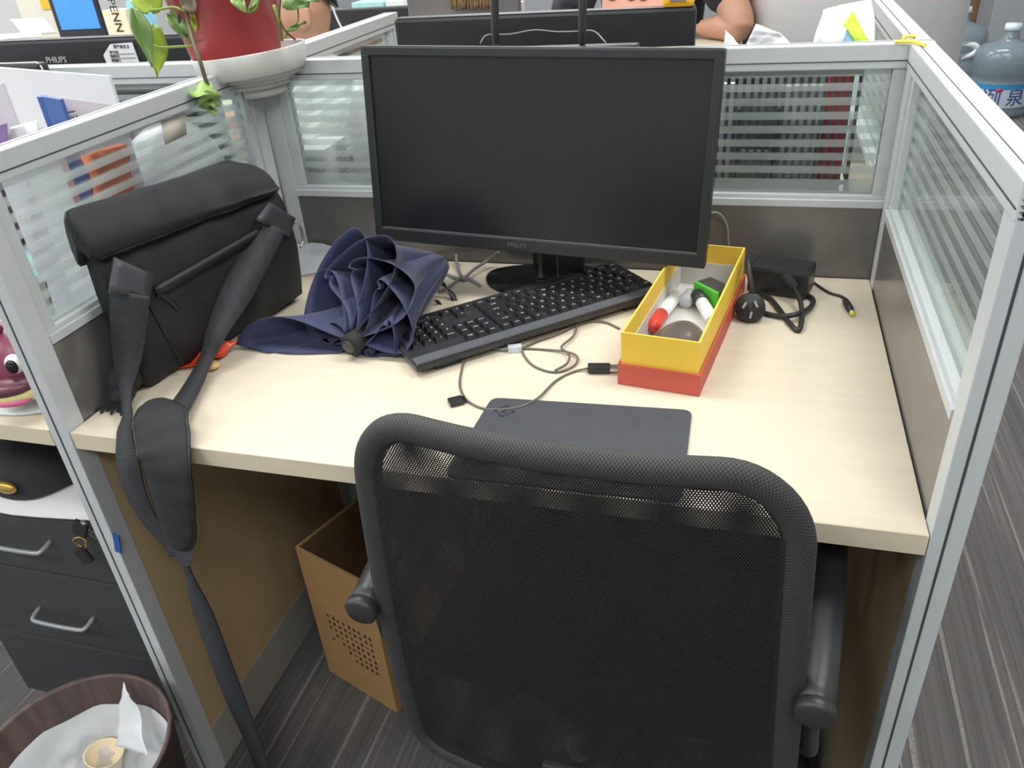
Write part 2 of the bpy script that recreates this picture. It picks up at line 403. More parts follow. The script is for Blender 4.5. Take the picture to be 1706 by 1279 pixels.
# ---------------------------------------------------------------- partitions
W, D, H = 1.022, 0.611, 1.0986
def partition(name, label, p0, p1, th, side_mats=('panel_dark', 'tan_panel'), posts=(1, 1), clear_top=False, front_cap=None, n_panes=1):
    """screen from p0 to p1 (xy of its inner face line), th = thickness to the left of the direction"""
    p0 = Vector((p0[0], p0[1], 0)); p1 = Vector((p1[0], p1[1], 0)); L = (p1 - p0).length; ang = math.atan2((p1 - p0).y, (p1 - p0).x)
    t = thing(name, label, 'partition', p0, ang)
    y0, y1 = (0, th) if th > 0 else (th, 0); pw = 0.03; ym = (y0 + y1) / 2; a = abs(th)
    for k, on in enumerate(posts):
        if not on: continue
        x0 = 0 if k == 0 else L - pw
        po = MB().box(x0, x0 + pw, y0, y1, 0, H, 0.0015).build('post', 'alu', t)
        xf = x0 - 0.0006 if k == 0 else x0 + pw
        MB().box(xf, xf + 0.0006, y0 + a * 0.52, y0 + a * 0.6, 0.002, H - 0.002).build('groove', 'groove', po)
    xa = pw if posts[0] else 0; xb = L - pw if posts[1] else L
    tr = MB().box(0 if not posts[0] else 0.0, L, y0 - 0.001, y1 + 0.001, 1.067, H + 0.0008, 0.0015).build('top_rail', 'alu', t)
    g = MB()
    for yy in (y0 - 0.0018, y1 + 0.0006): g.box(0.001, L - 0.001, yy, yy + 0.0012, 1.0768, 1.0782)
    g.box(0.001, L - 0.001, ym + a * 0.18, ym + a * 0.22, H + 0.0006, H + 0.0012)
    g.build('rail_groove', 'groove', tr)
    MB().box(xa, xb, y0 - 0.002, y1 + 0.002, 0.866, 0.878, 0.0012).box(xa, xb, y0 + 0.003, y1 - 0.003, 0.878, 0.884, 0.001).build('middle_rail', 'alu', t)
    for xs in ((xa, xa + 0.018), (xb - 0.018, xb)):
        MB().box(xs[0], xs[1], y0 + 0.004, y1 - 0.004, 0.884, 1.067, 0.001).build('pane_frame', 'alu', t)
    MB().box(xa + 0.018, xb - 0.018, ym - 0.0025, ym + 0.0025, 0.884, 1.067).build('glass_pane', 'glass', t)
    MB().box(xa, xb, y0 + 0.001, y1 - 0.001, 0.7, 0.866).build('upper_panel', side_mats[0], t)
    MB().box(xa, xb, y0 + 0.001, y1 - 0.001, 0.104, 0.7).build('lower_panel', side_mats[1], t)
    MB().box(xa, xb, y0, y1, 0.0, 0.104, 0.001).build('kick_plate', 'kick', t)
    return t
partition('partition_screen', 'aluminium framed glass desk partition along the left side, under the black bag', (0, -0.002), (0, 0.605), 0.03)
partition('partition_screen', 'aluminium framed glass desk partition at right with slanting stripes, beside the carpet aisle', (W, -0.002), (W, 0.605), -0.03)
partition('partition_screen', 'glass desk partition at the back of the desk, behind the big black monitor', (-0.002, D), (1.054, D), 0.03)
partition('partition_screen', 'glass partition behind the neighbouring desk, below the monitor seen from behind', (-1.1, D), (-0.032, D), 0.03, posts=(1, 0))
partition('partition_screen', 'partition running away behind the plant, beside the person with white collar', (0.0, 0.645), (0.0, 1.24), 0.03)
partition('partition_screen', 'far part of the right partition, running towards the white pillar', (W, 0.645), (W, 1.26), -0.03, posts=(0, 1))

# ---------------------------------------------------------------- desks
def desk(label, x0, x1, y0, y1, z=0.75, leg_x=()):
    t = thing('desk', label, 'desk', (x0, y0, 0))
    MB().box(x0, x1, y0 + 0.0015, y1, z - 0.025, z, 0.0008).build('worktop', 'desk', t, world=True)
    MB().box(x0, x1, y0, y0 + 0.0015, z - 0.025, z - 0.0004).build('edge_band', 'desk_edge', t, world=True)
    for lx in leg_x:
        MB().box(lx, lx + 0.02, y0 + 0.12, y1 - 0.03, 0, z - 0.025).build('side_panel', 'tan_panel', t, world=True)
    return t
desk('pale cream wooden desk top in the middle, under the keyboard and monitor', 0.001, W - 0.0008, 0, D - 0.0015, leg_x=())
desk('cream neighbouring desk at left edge, with the toy head on it', -1.1, -0.034, 0, D - 0.003)
desk('desk on the other side of the back partition, carrying the wire file rack', 0.005, W - 0.004, 0.645, 1.25)
desk('desk behind the left partition with the monitor seen from behind', -1.1, -0.036, 0.645, 1.25)
desk('far pale desk that a bare forearm rests on', 0.16, 0.762, 1.96, 2.25, z=0.893, leg_x=(0.165, 0.74))

# ---------------------------------------------------------------- main monitor
def monitor_at(name, label, corner_bl, corner_br, corner_tl, th=0.03, logo=None, front=True):
    pass
mo = thing('monitor', 'large black monitor with a dark screen in the middle of the desk', 'monitor', (0.53, 0.545, 0.75))
BL = Vector((0.2415, 0.476, 0.841)); BR = Vector((0.7735, 0.440, 0.8285)); TL = Vector((0.2425, 0.508, 1.1335))
ex = (BR - BL); MW = ex.length; ex.normalize(); ez = (TL - BL); MH = ez.length; ez = (ez - ex * ez.dot(ex)).normalized(); ey = ez.cross(ex)
MX = Matrix((ex, ey, ez)).transposed().to_4x4(); MX.translation = BL
def mon(mb): mb.b.transform(MX); return mb
BZ = 0.0135; CH = 0.021
fr_ = MB()
fr_.box(0, MW, 0, 0.022, 0, CH, 0.002).box(0, MW, 0, 0.022, MH - BZ, MH, 0.002).box(0, BZ, 0, 0.022, CH * 0.8, MH - BZ * 0.8, 0.002).box(MW - BZ, MW, 0, 0.022, CH * 0.8, MH - BZ * 0.8, 0.002)
bez = mon(fr_).build('bezel', 'black_plastic', mo, world=True)
mon(MB().box(BZ, MW - BZ, 0.0014, 0.0032, CH - 0.0002, CH + 0.0016)).build('bezel_lip', 'bezel_hi', bez, world=True)
mon(MB().box(0.003, MW - 0.003, 0.0004, 0.0214, MH, MH + 0.0006)).build('top_edge', 'bezel_hi', bez, world=True)
mon(MB().box(BZ - 0.003, MW - BZ + 0.003, 0.004, 0.012, CH - 0.003, MH - BZ + 0.003)).build('screen', 'screen', mo, world=True)
mon(MB().box(0.004, MW - 0.004, 0.0215, 0.034, 0.004, MH - 0.004, 0.004).box(0.09, MW - 0.09, 0.034, 0.056, 0.02, MH - 0.07, 0.012)).build('back_shell', 'black_plastic', mo, world=True)
lg = text('brand_logo', 'PHILIPS', 0.0098, 'logo_grey', mo, (0, 0, 0), depth=0.0003)
lg.data.transform(Matrix.LocRotScale(-mo.location, None, None) @ MX @ Matrix.LocRotScale(Vector((MW * 0.462, -0.0006, CH * 0.52)), Euler((PI / 2, 0, 0)), None))
nk = MB().box(0.49, 0.575, 0.535, 0.556, 0.757, 0.97, 0.003); nk.build('neck', 'black_plastic', mo, world=True)
MB().box(0.4995, 0.5065, 0.5338, 0.5352, 0.76, 0.85).box(0.531, 0.534, 0.5338, 0.5352, 0.76, 0.85).build('neck_trim', 'bezel_hi', mo, world=True)
MB().box(0.47, 0.60, 0.545, 0.56, 0.92, 1.05, 0.004).build('mount_plate', 'black_plastic', mo, world=True)
bs = MB()
rows = []
for r, z in ((0.0, 0.7505), (1.0, 0.7505), (1.0, 0.754), (0.97, 0.757), (0.0, 0.7575)):
    rows.append([(0.53 + 0.128 * r * math.cos(2 * PI * i / 48), 0.553 + 0.05 * r * math.sin(2 * PI * i / 48) * (1 if math.sin(2 * PI * i / 48) > 0 else 1.75), z) for i in range(48)])
bs.grid(rows, closed_v=True).build('base', 'black_gloss', mo, world=True)

# ---------------------------------------------------------------- keyboard, turned round so that its cable side faces the chair
kb = thing('keyboard', 'black full-size keyboard lying askew with its back to the chair', 'keyboard', (0.41, 0.203, 0.7592), math.radians(223.2))
# local: x right for the typist, y towards the back edge; the near-left corner in the photo is (0,0)
KL, KW = 0.417, 0.147
bd = MB(); bd.prism([(0, 0), (-KL, 0), (-KL, -KW), (0, -KW)], 0.0, 0.011, 'xy'); body = bd.build('body', 'kbd', kb)
b_ = body.modifiers.new('bevel', 'BEVEL'); b_.width = 0.003; b_.segments = 2
MB().box(-KL + 0.002, -0.002, -0.0195, -0.0008, 0.0108, 0.0138, 0.001).build('back_strip', 'kbd_rib', kb)
rb = MB()
for i in range(110): rb.box(-KL + 0.006 + i * 0.0037, -KL + 0.0075 + i * 0.0037, -0.0185, -0.0015, 0.0136, 0.0144)
rb.build('strip_ribs', 'kbd_rib', kb)
U = 0.0177; keys = []
X0 = -KL + 0.0065; Y0 = -0.0225
def row(y, x, ws, labs):
    for w_, l in zip(ws, labs):
        if l is not None: keys.append((x + w_ / 2, y, w_, 1, l))
        x += w_
row(0.5, 0, [1, 1, 1, 1, 1, 1, .5, 1, 1, 1, 1, .5, 1, 1, 1, 1], ['Esc', None, 'F1', 'F2', 'F3', 'F4', None, 'F5', 'F6', 'F7', 'F8', None, 'F9', 'F10', 'F11', 'F12'])
row(1.65, 0, [1] * 13 + [2], list('`1234567890-=') + ['Back'])
row(2.65, 0, [1.5] + [1] * 12 + [1.5], ['Tab'] + list('QWERTYUIOP[]') + ['\\'])
row(3.65, 0, [1.75] + [1] * 11 + [2.25], ['Caps'] + list("ASDFGHJKL;'") + ['Enter'])
row(4.65, 0, [2.25] + [1] * 10 + [2.75], ['Shift'] + list('ZXCVBNM,./') + ['Shift'])
row(5.65, 0, [1.25, 1.25, 1.25, 6.25, 1.25, 1.25, 1.25, 1.25], ['Ctrl', 'Win', 'Alt', '', 'Alt', 'Fn', 'App', 'Ctrl'])
for y, ls in ((0.5, ('Prt', 'Scr', 'Brk')), (1.65, ('Ins', 'Hm', 'PU')), (2.65, ('Del', 'End', 'PD')), (4.65, (None, '^', None)), (5.65, ('<', 'v', '>'))):
    row(y, 15.25, [1, 1, 1], ls)
for y, ls in ((1.65, ('Num', '/', '*', '-')), (2.65, ('7', '8', '9', None)), (3.65, ('4', '5', '6', None)), (4.65, ('1', '2', '3', None))): row(y, 18.5, [1] * 4, ls)
keys.append((22.0, 3.15, 1, 2, '+')); keys.append((22.0, 5.15, 1, 2, 'Ent')); row(5.65, 18.5, [2, 1], ['0', '.'])
kmesh = {}
for (kx, ky, kw, kh, l) in keys:
    if (kw, kh) not in kmesh:
        a, h = (kw * U - 0.0012) / 2, (kh * U - 0.0012) / 2
        k_ = MB(); k_.grid([[(-a, -h, 0), (a, -h, 0), (a, h, 0), (-a, h, 0)], [(-a + .0022, -h + .0016, .0062), (a - .0022, -h + .0016, .0062), (a - .0022, h - .003, .0062), (-a + .0022, h - .003, .0062)]], closed_v=True, cap=True)
        o = k_.build('key', 'key', kb, smooth=False); kmesh[(kw, kh)] = o.data
    else:
        o = bpy.data.objects.new('key', kmesh[(kw, kh)]); C.objects.link(o); o.parent = kb
    o.location = (X0 + kx * U, Y0 - ky * U, 0.0108)
leg = bmesh.new(); 
gl = {}
for (kx, ky, kw, kh, l) in keys:
    if not l: continue
    if l not in gl:
        cu = bpy.data.curves.new('g', 'FONT'); cu.body = l; cu.size = 0.0074 if len(l) == 1 else 0.0048; cu.align_x = 'CENTER'; cu.align_y = 'CENTER'; cu.resolution_u = 1
        t_ = bpy.data.objects.new('g', cu); C.objects.link(t_); me = bpy.data.meshes.new_from_object(t_.evaluated_get(bpy.context.evaluated_depsgraph_get())); bpy.data.objects.remove(t_); gl[l] = me
    me = gl[l].copy(); me.transform(Matrix.Translation((X0 + kx * U - (0.002 if len(l) == 1 else 0), Y0 - ky * U + 0.0015, 0.01712))); leg.from_mesh(me)
me = bpy.data.meshes.new('key_legends'); leg.to_mesh(me); leg.free(); me.materials.append(M['legend'])
o = bpy.data.objects.new('key_legends', me); C.objects.link(o); o.parent = kb; o['kind'] = 'stuff'
for fx in (-0.05, -KL + 0.05):
    MB().box(fx - 0.02, fx + 0.02, -0.02, -0.008, -0.0088, 0.001).build('foot', 'kbd', kb)

# ---------------------------------------------------------------- office chair
ch = thing('office_chair', 'black mesh-backed office chair pushed up to the desk', 'chair', (0.70, 0.12, 0), math.radians(-3.5))
def CB(u, v, off=0.0):
    """chair back surface: u -1..1 across, v 0 bottom..1 top, in local coords"""
    hw = 0.250 - 0.036 * v
    z = 0.310 + v * 0.600
    y = -0.205 - 0.045 * v - 0.018 * math.sin(v * PI) + 0.03 * u * u
    return Vector((hw * u, y - off, z))
def outline(n=160, inset=0.0):
    pts = []
    def seg(cx, cz, r, a0, a1, k=14):
        for i in range(k + 1):
            a = a0 + (a1 - a0) * i / k; pts.append((cx + r * math.cos(a), cz + r * math.sin(a)))
    hw, hh = 1 - inset / 0.22, 1
    rt, rv = 0.30, 0.13; bt, bv = 0.16, 0.07; iv = inset / 0.525
    def corner(su, cu, cv, ru, rv_, a0, a1):
        for i in range(13):
            a = a0 + (a1 - a0) * i / 12; pts.append((cu + ru * math.cos(a), cv + rv_ * math.sin(a)))
    corner(1, hw - rt, 1 - iv - rv, rt, rv, 0, PI / 2)
    for i in range(1, 12): pts.append(((hw - rt) * (1 - 2 * i / 12), 1 - iv))
    corner(-1, -hw + rt, 1 - iv - rv, rt, rv, PI / 2, PI)
    for i in range(1, 12): pts.append((-hw, (1 - iv - rv) + ((iv + bv) - (1 - iv - rv)) * i / 12))
    corner(-1, -hw + bt, iv + bv, bt, bv, PI, 1.5 * PI)
    for i in range(1, 12): pts.append(((-hw + bt) * (1 - 2 * i / 12), iv))
    corner(1, hw - bt, iv + bv, bt, bv, 1.5 * PI, 2 * PI)
    for i in range(1, 12): pts.append((hw, (iv + bv) + ((1 - iv - rv) - (iv + bv)) * i / 12))
    return pts
ol = outline(inset=0.014)
P = [CB(u, v) for u, v in ol]; n = len(P); rows = []; uvs = []; L_ = 0
for i, p in enumerate(P + P[:1]):
    q0, q1 = P[(i - 1) % n], P[(i + 1) % n]; t = (q1 - q0).normalized(); a = Vector((0, -1, 0)); a = (a - t * a.dot(t)).normalized(); b2 = t.cross(a)
    if i: L_ += (P[i % n] - P[(i - 1) % n]).length
    rows.append([P[i % n] + a * 0.012 * math.cos(2 * PI * j / 14) + b2 * 0.0148 * math.sin(2 * PI * j / 14) for j in range(14)] )
    uvs.append([(L_, j / 14 * 0.09) for j in range(15)])
MB().grid(rows, closed_v=True, uvs=uvs).build('back_rim', 'chair_rim', ch)
for nm, off, m_ in (('back_mesh', 0.006, 'chair_mesh'), ('back_mesh', -0.007, 'chair_mesh_back')):
    ms = MB(); ins = outline(inset=0.022); cu_, cv_ = 0, 0.5; rows = []; uvs = []
    for k in range(11):
        f = k / 10; rows.append([CB(u * f, cv_ + (v - cv_) * f, off) for u, v in ins]); uvs.append([(u * f * 0.22, (cv_ + (v - cv_) * f) * 0.525) for u, v in ins])
    uvs = [r_ + r_[:1] for r_ in uvs]; rows = [r_ + r_[:1] for r_ in rows]
    ms.grid(rows, uvs=uvs).build(nm, m_, ch)
seat = MB().box(-0.235, 0.235, -0.16, 0.30, 0.43, 0.485, 0.022).build('seat', 'foam_seat', ch)
MB().box(-0.04, 0.04, -0.24, 0.02, 0.40, 0.43, 0.005).build('seat_plate', 'chair_plastic', ch)
MB().tube([(0, -0.10, 0.41), (0, -0.19, 0.40), (0, -0.205, 0.42), (0, -0.21, 0.44)], 0.018).build('back_bracket', 'chair_plastic', ch)
for sx in (-1, 1):
    ar = MB().tube([(sx * 0.240, -0.238, 0.634), (sx * 0.246, -0.15, 0.645), (sx * 0.252, 0.0, 0.650), (sx * 0.252, 0.08, 0.645)], 0.0175, n=18).build('armrest', 'chair_plastic', ch)
    MB().lathe([(0.0, 0), (0.016, 0), (0.0195, 0.003), (0.0195, 0.012), (0.017, 0.015), (0, 0.015)], (sx * 0.240, -0.247, 0.633), 20, axis=(0, 1, 0.08)).build('armrest_cap', 'chair_plastic', ar)
    MB().tube([(sx * 0.258, 0.06, 0.645), (sx * 0.262, 0.085, 0.60), (sx * 0.255, 0.05, 0.47), (sx * 0.21, 0.04, 0.435), (sx * 0.05, 0.04, 0.425)], 0.014).build('arm_support', 'chair_plastic', ch)
    MB().tube([(sx * 0.243, -0.20, 0.625), (sx * 0.246, -0.195, 0.55), (sx * 0.25, -0.15, 0.455), (sx * 0.2, -0.1, 0.44)], 0.008).build('arm_stay', 'chair_plastic', ch)
MB().lathe([(0, 0.10), (0.028, 0.10), (0.028, 0.26), (0.018, 0.26), (0.018, 0.41), (0, 0.41)], (0, 0.05, 0), 24).build('gas_lift', 'chair_plastic', ch)
for k in range(5):
    a = 2 * PI * k / 5 + 0.3; dx, dy = math.cos(a), math.sin(a)
    MB().tube([(0.02 * dx, 0.05 + 0.02 * dy, 0.12), (0.17 * dx, 0.05 + 0.17 * dy, 0.095), (0.28 * dx, 0.05 + 0.28 * dy, 0.075)], lambda t: 0.024 - 0.008 * t).build('base_leg', 'chair_plastic', ch)
    MB().lathe([(0, -0.022), (0.024, -0.022), (0.027, -0.015), (0.027, 0.015), (0.024, 0.022), (0, 0.022)], (0.28 * dx, 0.05 + 0.28 * dy, 0.0275), 20, axis=(-dy, dx, 0)).tube([(0.28 * dx, 0.05 + 0.28 * dy, 0.03), (0.28 * dx, 0.05 + 0.28 * dy, 0.075)], 0.006, smooth=0).build('caster', 'rubber', ch)

# ---------------------------------------------------------------- messenger bag
bg = thing('messenger_bag', 'black roll-top messenger bag standing against the left partition', 'bag', (0.06, 0.26, 0.75), 0)
def FB(s): return Vector((0.040 + 0.082 * s, 0.105 + 0.325 * s, 0))
fn = Vector((0.97, -0.245, 0))
NS = 24
def bagrow(s):
    f = FB(s); e = min(1, min(s, 1 - s) / 0.07); e = math.sqrt(max(0, 1 - (1 - e) ** 2)) * 0.9 + 0.1
    bk = Vector((0.006 + 0.012 * s, f.y + 0.005, 0)); md = (f + bk) / 2
    zt = 0.958 - 0.012 * s + (0.004 * noise.noise(Vector((s * 9, 0, 0))))
    def q(t, z, bul=0): # t 0 back .. 1 front
        p = bk.lerp(f, t); p = md + (p - md) * (0.55 + 0.45 * e); w_ = noise.noise(Vector((s * 7, t * 3, z * 16))) * (0.009 if abs(z - 0.89) > 0.02 else 0.002)
        p = p + fn * (bul * e + w_); p.x = max(p.x, 0.0042); return (p.x, p.y, z)
    zb = 0.7515 + (1 - e) * 0.012
    return [q(0, zb + 0.006), q(0.15, zb), q(0.85, zb), q(1, zb + 0.012, 0.002), q(1, 0.80, 0.012), q(1, 0.85, 0.016), q(1, 0.89, 0.013), q(1, 0.925, 0.004), q(0.97, zt, -0.006), q(0.5, zt + 0.02), q(0.05, zt), q(0, 0.90), q(0, 0.82)]
MB().grid([bagrow(i / NS) for i in range(NS + 1)], closed_v=True, cap=True).build('body', 'bag', bg, world=True)
# roll-top flap: a thick rolled tube whose front skirt ends in a seam
def flaprow(s):
    f = FB(-0.05 + s * 1.01); bkx = 0.004 + 0.014 * s; zr = 1.018 - 0.034 * s * s - 0.006 * math.sin(s * PI); zs = 0.952 - 0.012 * s
    wd = f.x - bkx; out = []
    k = noise.noise(Vector((s * 6, 3, 0))) * 0.009; k2 = noise.noise(Vector((s * 8, 9, 0))) * 0.007
    prof = [(0.0, 0.93), (-0.05, 0.96), (0.02, 0.99), (0.25, zr - 0.004), (0.55, zr + k * 0.6), (0.85, zr - 0.010), (1.08, zr - 0.026), (1.24, zr - 0.045), (1.24, zs + 0.012), (1.16, zs), (1.02, zs + 0.002), (0.9, zs + 0.012), (0.6, zs + 0.012), (0.3, 0.945)]
    for t, z in prof:
        x = bkx + wd * t
        if t > 0.7: x = bkx + wd + (t - 1) * 0.055 + k2
        out.append((max(x, 0.003), f.y - 0.25 * (x - f.x), z))
    return out
fl = MB().grid([flaprow(i / 20) for i in range(21)], closed_v=True, cap=True).build('flap', 'bag', bg, world=True)
subd(fl)
sm_ = MB().tube([Vector(flaprow(i / 20)[9]) + Vector((-0.002, 0, 0.002)) for i in range(1, 20)], 0.0022, n=6, smooth=0).build('flap_seam', 'zip', fl, world=True)
def onbag(s, z, lift=0.017):
    f = FB(s); p = f + fn * lift; return Vector((p.x, p.y, z))
zp = MB(); zl = [onbag(0.16 + 0.6 * i / 10, 0.884 + 0.014 * i / 10, 0.0150) for i in range(11)]
zp.ribbon([(p, Vector((0, 0, 1))) for p in zl], 0.011, 0.0012, smooth=2).build('zip_tape', 'zip', bg, world=True)
for dz in (-0.006, 0.006):
    MB().tube([p + Vector((0.001, 0, dz * 1.3)) for p in zl], 0.0011, n=6, smooth=2).build('zip_piping', 'bag', bg, world=True)
zq = zl[0] + fn * 0.004
MB().box(zq.x - 0.002, zq.x + 0.004, zq.y - 0.006, zq.y + 0.004, zq.z - 0.005, zq.z + 0.005, 0.001).ribbon([(zq + fn * 0.002, Vector((0.2, 1, 0))), (zq + Vector((0.004, 0.012, -0.018)), Vector((0.2, 1, 0))), (zq + Vector((0.005, 0.022, -0.036)), Vector((0.2, 1, 0)))], 0.006, 0.003).build('zip_puller', 'zip', bg, world=True)
pip = MB().tube([onbag(0.10, 0.905, 0.010), onbag(0.12, 0.86, 0.014), onbag(0.15, 0.81, 0.013), onbag(0.19, 0.765, 0.008)], 0.0018, n=6).build('side_seam', 'zip', bg, world=True)
# leather patches
def patch(c, name='strap_patch'):
    m_ = MB(); m_.grid([[Vector(c[0]).lerp(Vector(c[1]), j / 4).lerp(Vector(c[3]).lerp(Vector(c[2]), j / 4), i / 4) for j in range(5)] for i in range(5)])
    o = m_.build(name, 'bag_leather', bg, world=True); solid(o, 0.005); return o
def onplane(px, py, lift):
    """where the ray of a pixel meets the bag's front plane shifted outwards by lift"""
    d = at(px, py, 'y', 1.0) - CAM; p0 = FB(0) + fn.normalized() * lift; nn = fn.normalized(); return CAM + d * ((p0 - CAM).dot(nn) / d.dot(nn))
PL = [onplane(189, 428, 0.012), onplane(255, 458, 0.022), onplane(248, 497, 0.026), onplane(182, 489, 0.016)]
PR = [onplane(447, 336, 0.012), onplane(491, 364, 0.010), onplane(480, 394, 0.018), onplane(427, 366, 0.024)]
patch(PL); patch(PR)
lx = Vector((1, 0.35, 0))
e0 = (PL[2] + PL[3]) / 2
MB().ribbon([(e0 + Vector((0.002, 0, 0.004)), lx, 0.05), (at(214, 545, 'y', 0.100), lx, 0.046), (at(212, 600, 'y', 0.085), lx, 0.036), (at(210, 650, 'y', 0.06), lx, 0.016), (at(212, 690, 'y', 0.03), lx, 0.012), (at(207, 722, 'y', 0.0), Vector((1, 0, 0.1)), 0.022), (at(212, 765, 'y', -0.016), Vector((1, 0, 0.2)), 0.036),
             (at(222, 810, 'y', -0.022), Vector((1, 0, 0.35)), 0.036), (at(245, 860, 'y', -0.026), Vector((1, 0, 0.7)), 0.03), (at(278, 902, 'y', -0.028), Vector((1, 0, 0.9)), 0.024), (at(296, 925, 'y', -0.028), Vector((1, 0, 0.5)), 0.03)], 0.04, 0.0022, smooth=8).build('strap', 'webbing', bg, world=True)
e1 = (PR[2] + PR[3]) / 2; rx = Vector((0.8, 0.6, -0.2))
MB().ribbon([(e1 + Vector((0.002, -0.002, 0.006)), rx, 0.043), (onplane(424, 432, 0.030), rx, 0.044), (onplane(392, 492, 0.036), rx, 0.043), (onplane(362, 552, 0.046), Vector((0.9, 0.4, -0.1)), 0.03), (at(343, 598, 'z', 0.775), Vector((1, 0.2, -0.1)), 0.02), (at(322, 640, 'z', 0.764), Vector((1, 0.3, 0)), 0.026), (at(303, 672, 'z', 0.764), Vector((1, 0.4, 0)), 0.03), (at(285, 705, 'z', 0.768), Vector((1, 0.4, 0)), 0.028)], 0.04, 0.0022, smooth=8).build('strap', 'webbing', bg, world=True)
pp = [(at(260, 672, 'z', 0.772), Vector((1, 0.3, 0)), 0.034), (at(265, 692, 'z', 0.778), Vector((1, 0.25, 0)), 0.062), (at(270, 725, 'y', -0.002), Vector((1, 0.1, 0)), 0.068), (at(275, 765, 'y', -0.022), Vector((1, 0, -0.1)), 0.068), (at(283, 810, 'y', -0.030), Vector((1, 0, -0.1)), 0.064), (at(291, 855, 'y', -0.032), Vector((1, 0, 0)), 0.056), (at(297, 888, 'y', -0.032), Vector((1, 0, 0.1)), 0.048), (at(299, 910, 'y', -0.031), Vector((1, 0, 0.1)), 0.028)]
sp_ = MB()
PP = catmull([p[0] for p in pp], 6); WW = catmull([p[1] for p in pp], 6); WI = catmull([(p[2], 0, 0) for p in pp], 6); rows = []
for i, p in enumerate(PP):
    t = (PP[min(i + 1, len(PP) - 1)] - PP[max(i - 1, 0)]).normalized(); d_ = WW[i]; d_ = (d_ - t * d_.dot(t)).normalized(); nn = t.cross(d_)
    if nn.dot(CAM - p) < 0: nn = -nn
    h = WI[i].x / 2; wob = 0.0008 * math.sin(i * 1.3)
    rows.append([p + d_ * h * math.cos(2 * PI * j / 16) + nn * (0.0075 * math.sin(2 * PI * j / 16) + wob) for j in range(16)])
pad = sp_.grid(rows, closed_v=True, cap=True).build('shoulder_pad', 'bag_mesh', bg, world=True)
tr_ = MB(); rim = [rows[i][0] for i in range(len(rows))] + [rows[i][8] for i in range(len(rows) - 1, -1, -1)]
tr_.tube(rim + rim[:1], 0.0022, n=6, smooth=0).build('pad_piping', 'zip', pad, world=True)
MB().grid([[at(284, 902, 'y', -0.029), at(326, 886, 'y', -0.031)], [at(290, 925, 'y', -0.029), at(322, 920, 'y', -0.031)], [at(302, 942, 'y', -0.030), at(315, 943, 'y', -0.030)]]).build('pad_tab', 'bag_leather', bg, world=True)
solid(bg.children[-1], 0.006)
MB().ribbon([(at(309, 938, 'y', -0.028), Vector((1, 0.2, 0)), 0.008), (at(318, 965, 'y', -0.028), Vector((1, 0.2, 0)), 0.012), (at(338, 1020, 'y', -0.028), Vector((1, 0.1, 0)), 0.03), (at(362, 1085, 'y', -0.028), Vector((1, 0, 0)), 0.036), (at(392, 1165, 'y', -0.028), Vector((1, 0, 0)), 0.037), (at(425, 1245, 'y', -0.028), Vector((1, -0.2, 0)), 0.037), (at(452, 1320, 'y', -0.03), Vector((1, -0.3, 0)), 0.037)], 0.04, 0.0025, smooth=8).build('hanging_strap_end', 'webbing', bg, world=True)
MB().tube([onbag(1.0, 0.885, 0.004), onbag(1.03, 0.872, 0.004), onbag(1.03, 0.85, 0.004), onbag(1.0, 0.84, 0.004)], 0.002, n=6).build('side_buckle', 'metal', bg, world=True)
# tassel of dark cloth beside the bag
tl = thing('scarf', 'dark fringed scarf end bundled behind the bag strap at the front left corner', 'scarf', (0.03, 0.10, 0.75))
MB().ball((0.022, 0.098, 0.779), (0.016, 0.03, 0.026)).ball((0.026, 0.078, 0.765), (0.018, 0.018, 0.0135)).build('bundle', 'cap_black', tl, world=True)
fm = MB()
for i in range(12):
    a = (i - 6) * 0.12; fm.tube([(0.026 + 0.002 * (i - 6), 0.075, 0.764), (0.03 + 0.004 * (i - 6), 0.062, 0.757), (0.034 + 0.0055 * (i - 6), 0.050 + 0.004 * math.sin(i * 2.2), 0.7525)], 0.0018, n=5)
fm.build('fringe', 'cap_black', tl, world=True)

# ---------------------------------------------------------------- orange wrapper with snack under the bag
wr = thing('snack_wrapper', 'crumpled orange red wrapper on the desk at the foot of the bag', 'wrapper', (0.075, 0.20, 0.75))
wp = [at(289, 617, 'z', 0.752), at(345, 606, 'z', 0.757), at(402, 572, 'z', 0.757), at(360, 570, 'z', 0.772)]
o = MB().grid(crumple([wp[0], wp[1] + Vector((0, 0, 0.003)), wp[2], wp[3]], 12, 12, 0.010, 3, 55)).build('foil', 'orange_red', wr, world=True); solid(o, 0.001)
for v in o.data.vertices: v.co.z = max(v.co.z, 0.0015)
MB().ball(at(352, 608, 'z', 0.757), (0.013, 0.010, 0.0065)).build('snack', 'tan_snack', wr, world=True)

# ---------------------------------------------------------------- folding umbrella
um = thing('umbrella', 'half-folded navy blue umbrella with its handle end towards the chair', 'umbrella', (0.29, 0.30, 0.75))
Hd = Vector((0.296, 0.250, 0.774)); Tp = Vector((0.352, 0.475, 0.800)); ax = (Tp - Hd); AL = ax.length; ax.normalize()
e1_ = Vector((ax.y, -ax.x, 0)).normalized(); e2_ = Vector((0, 0, 1))
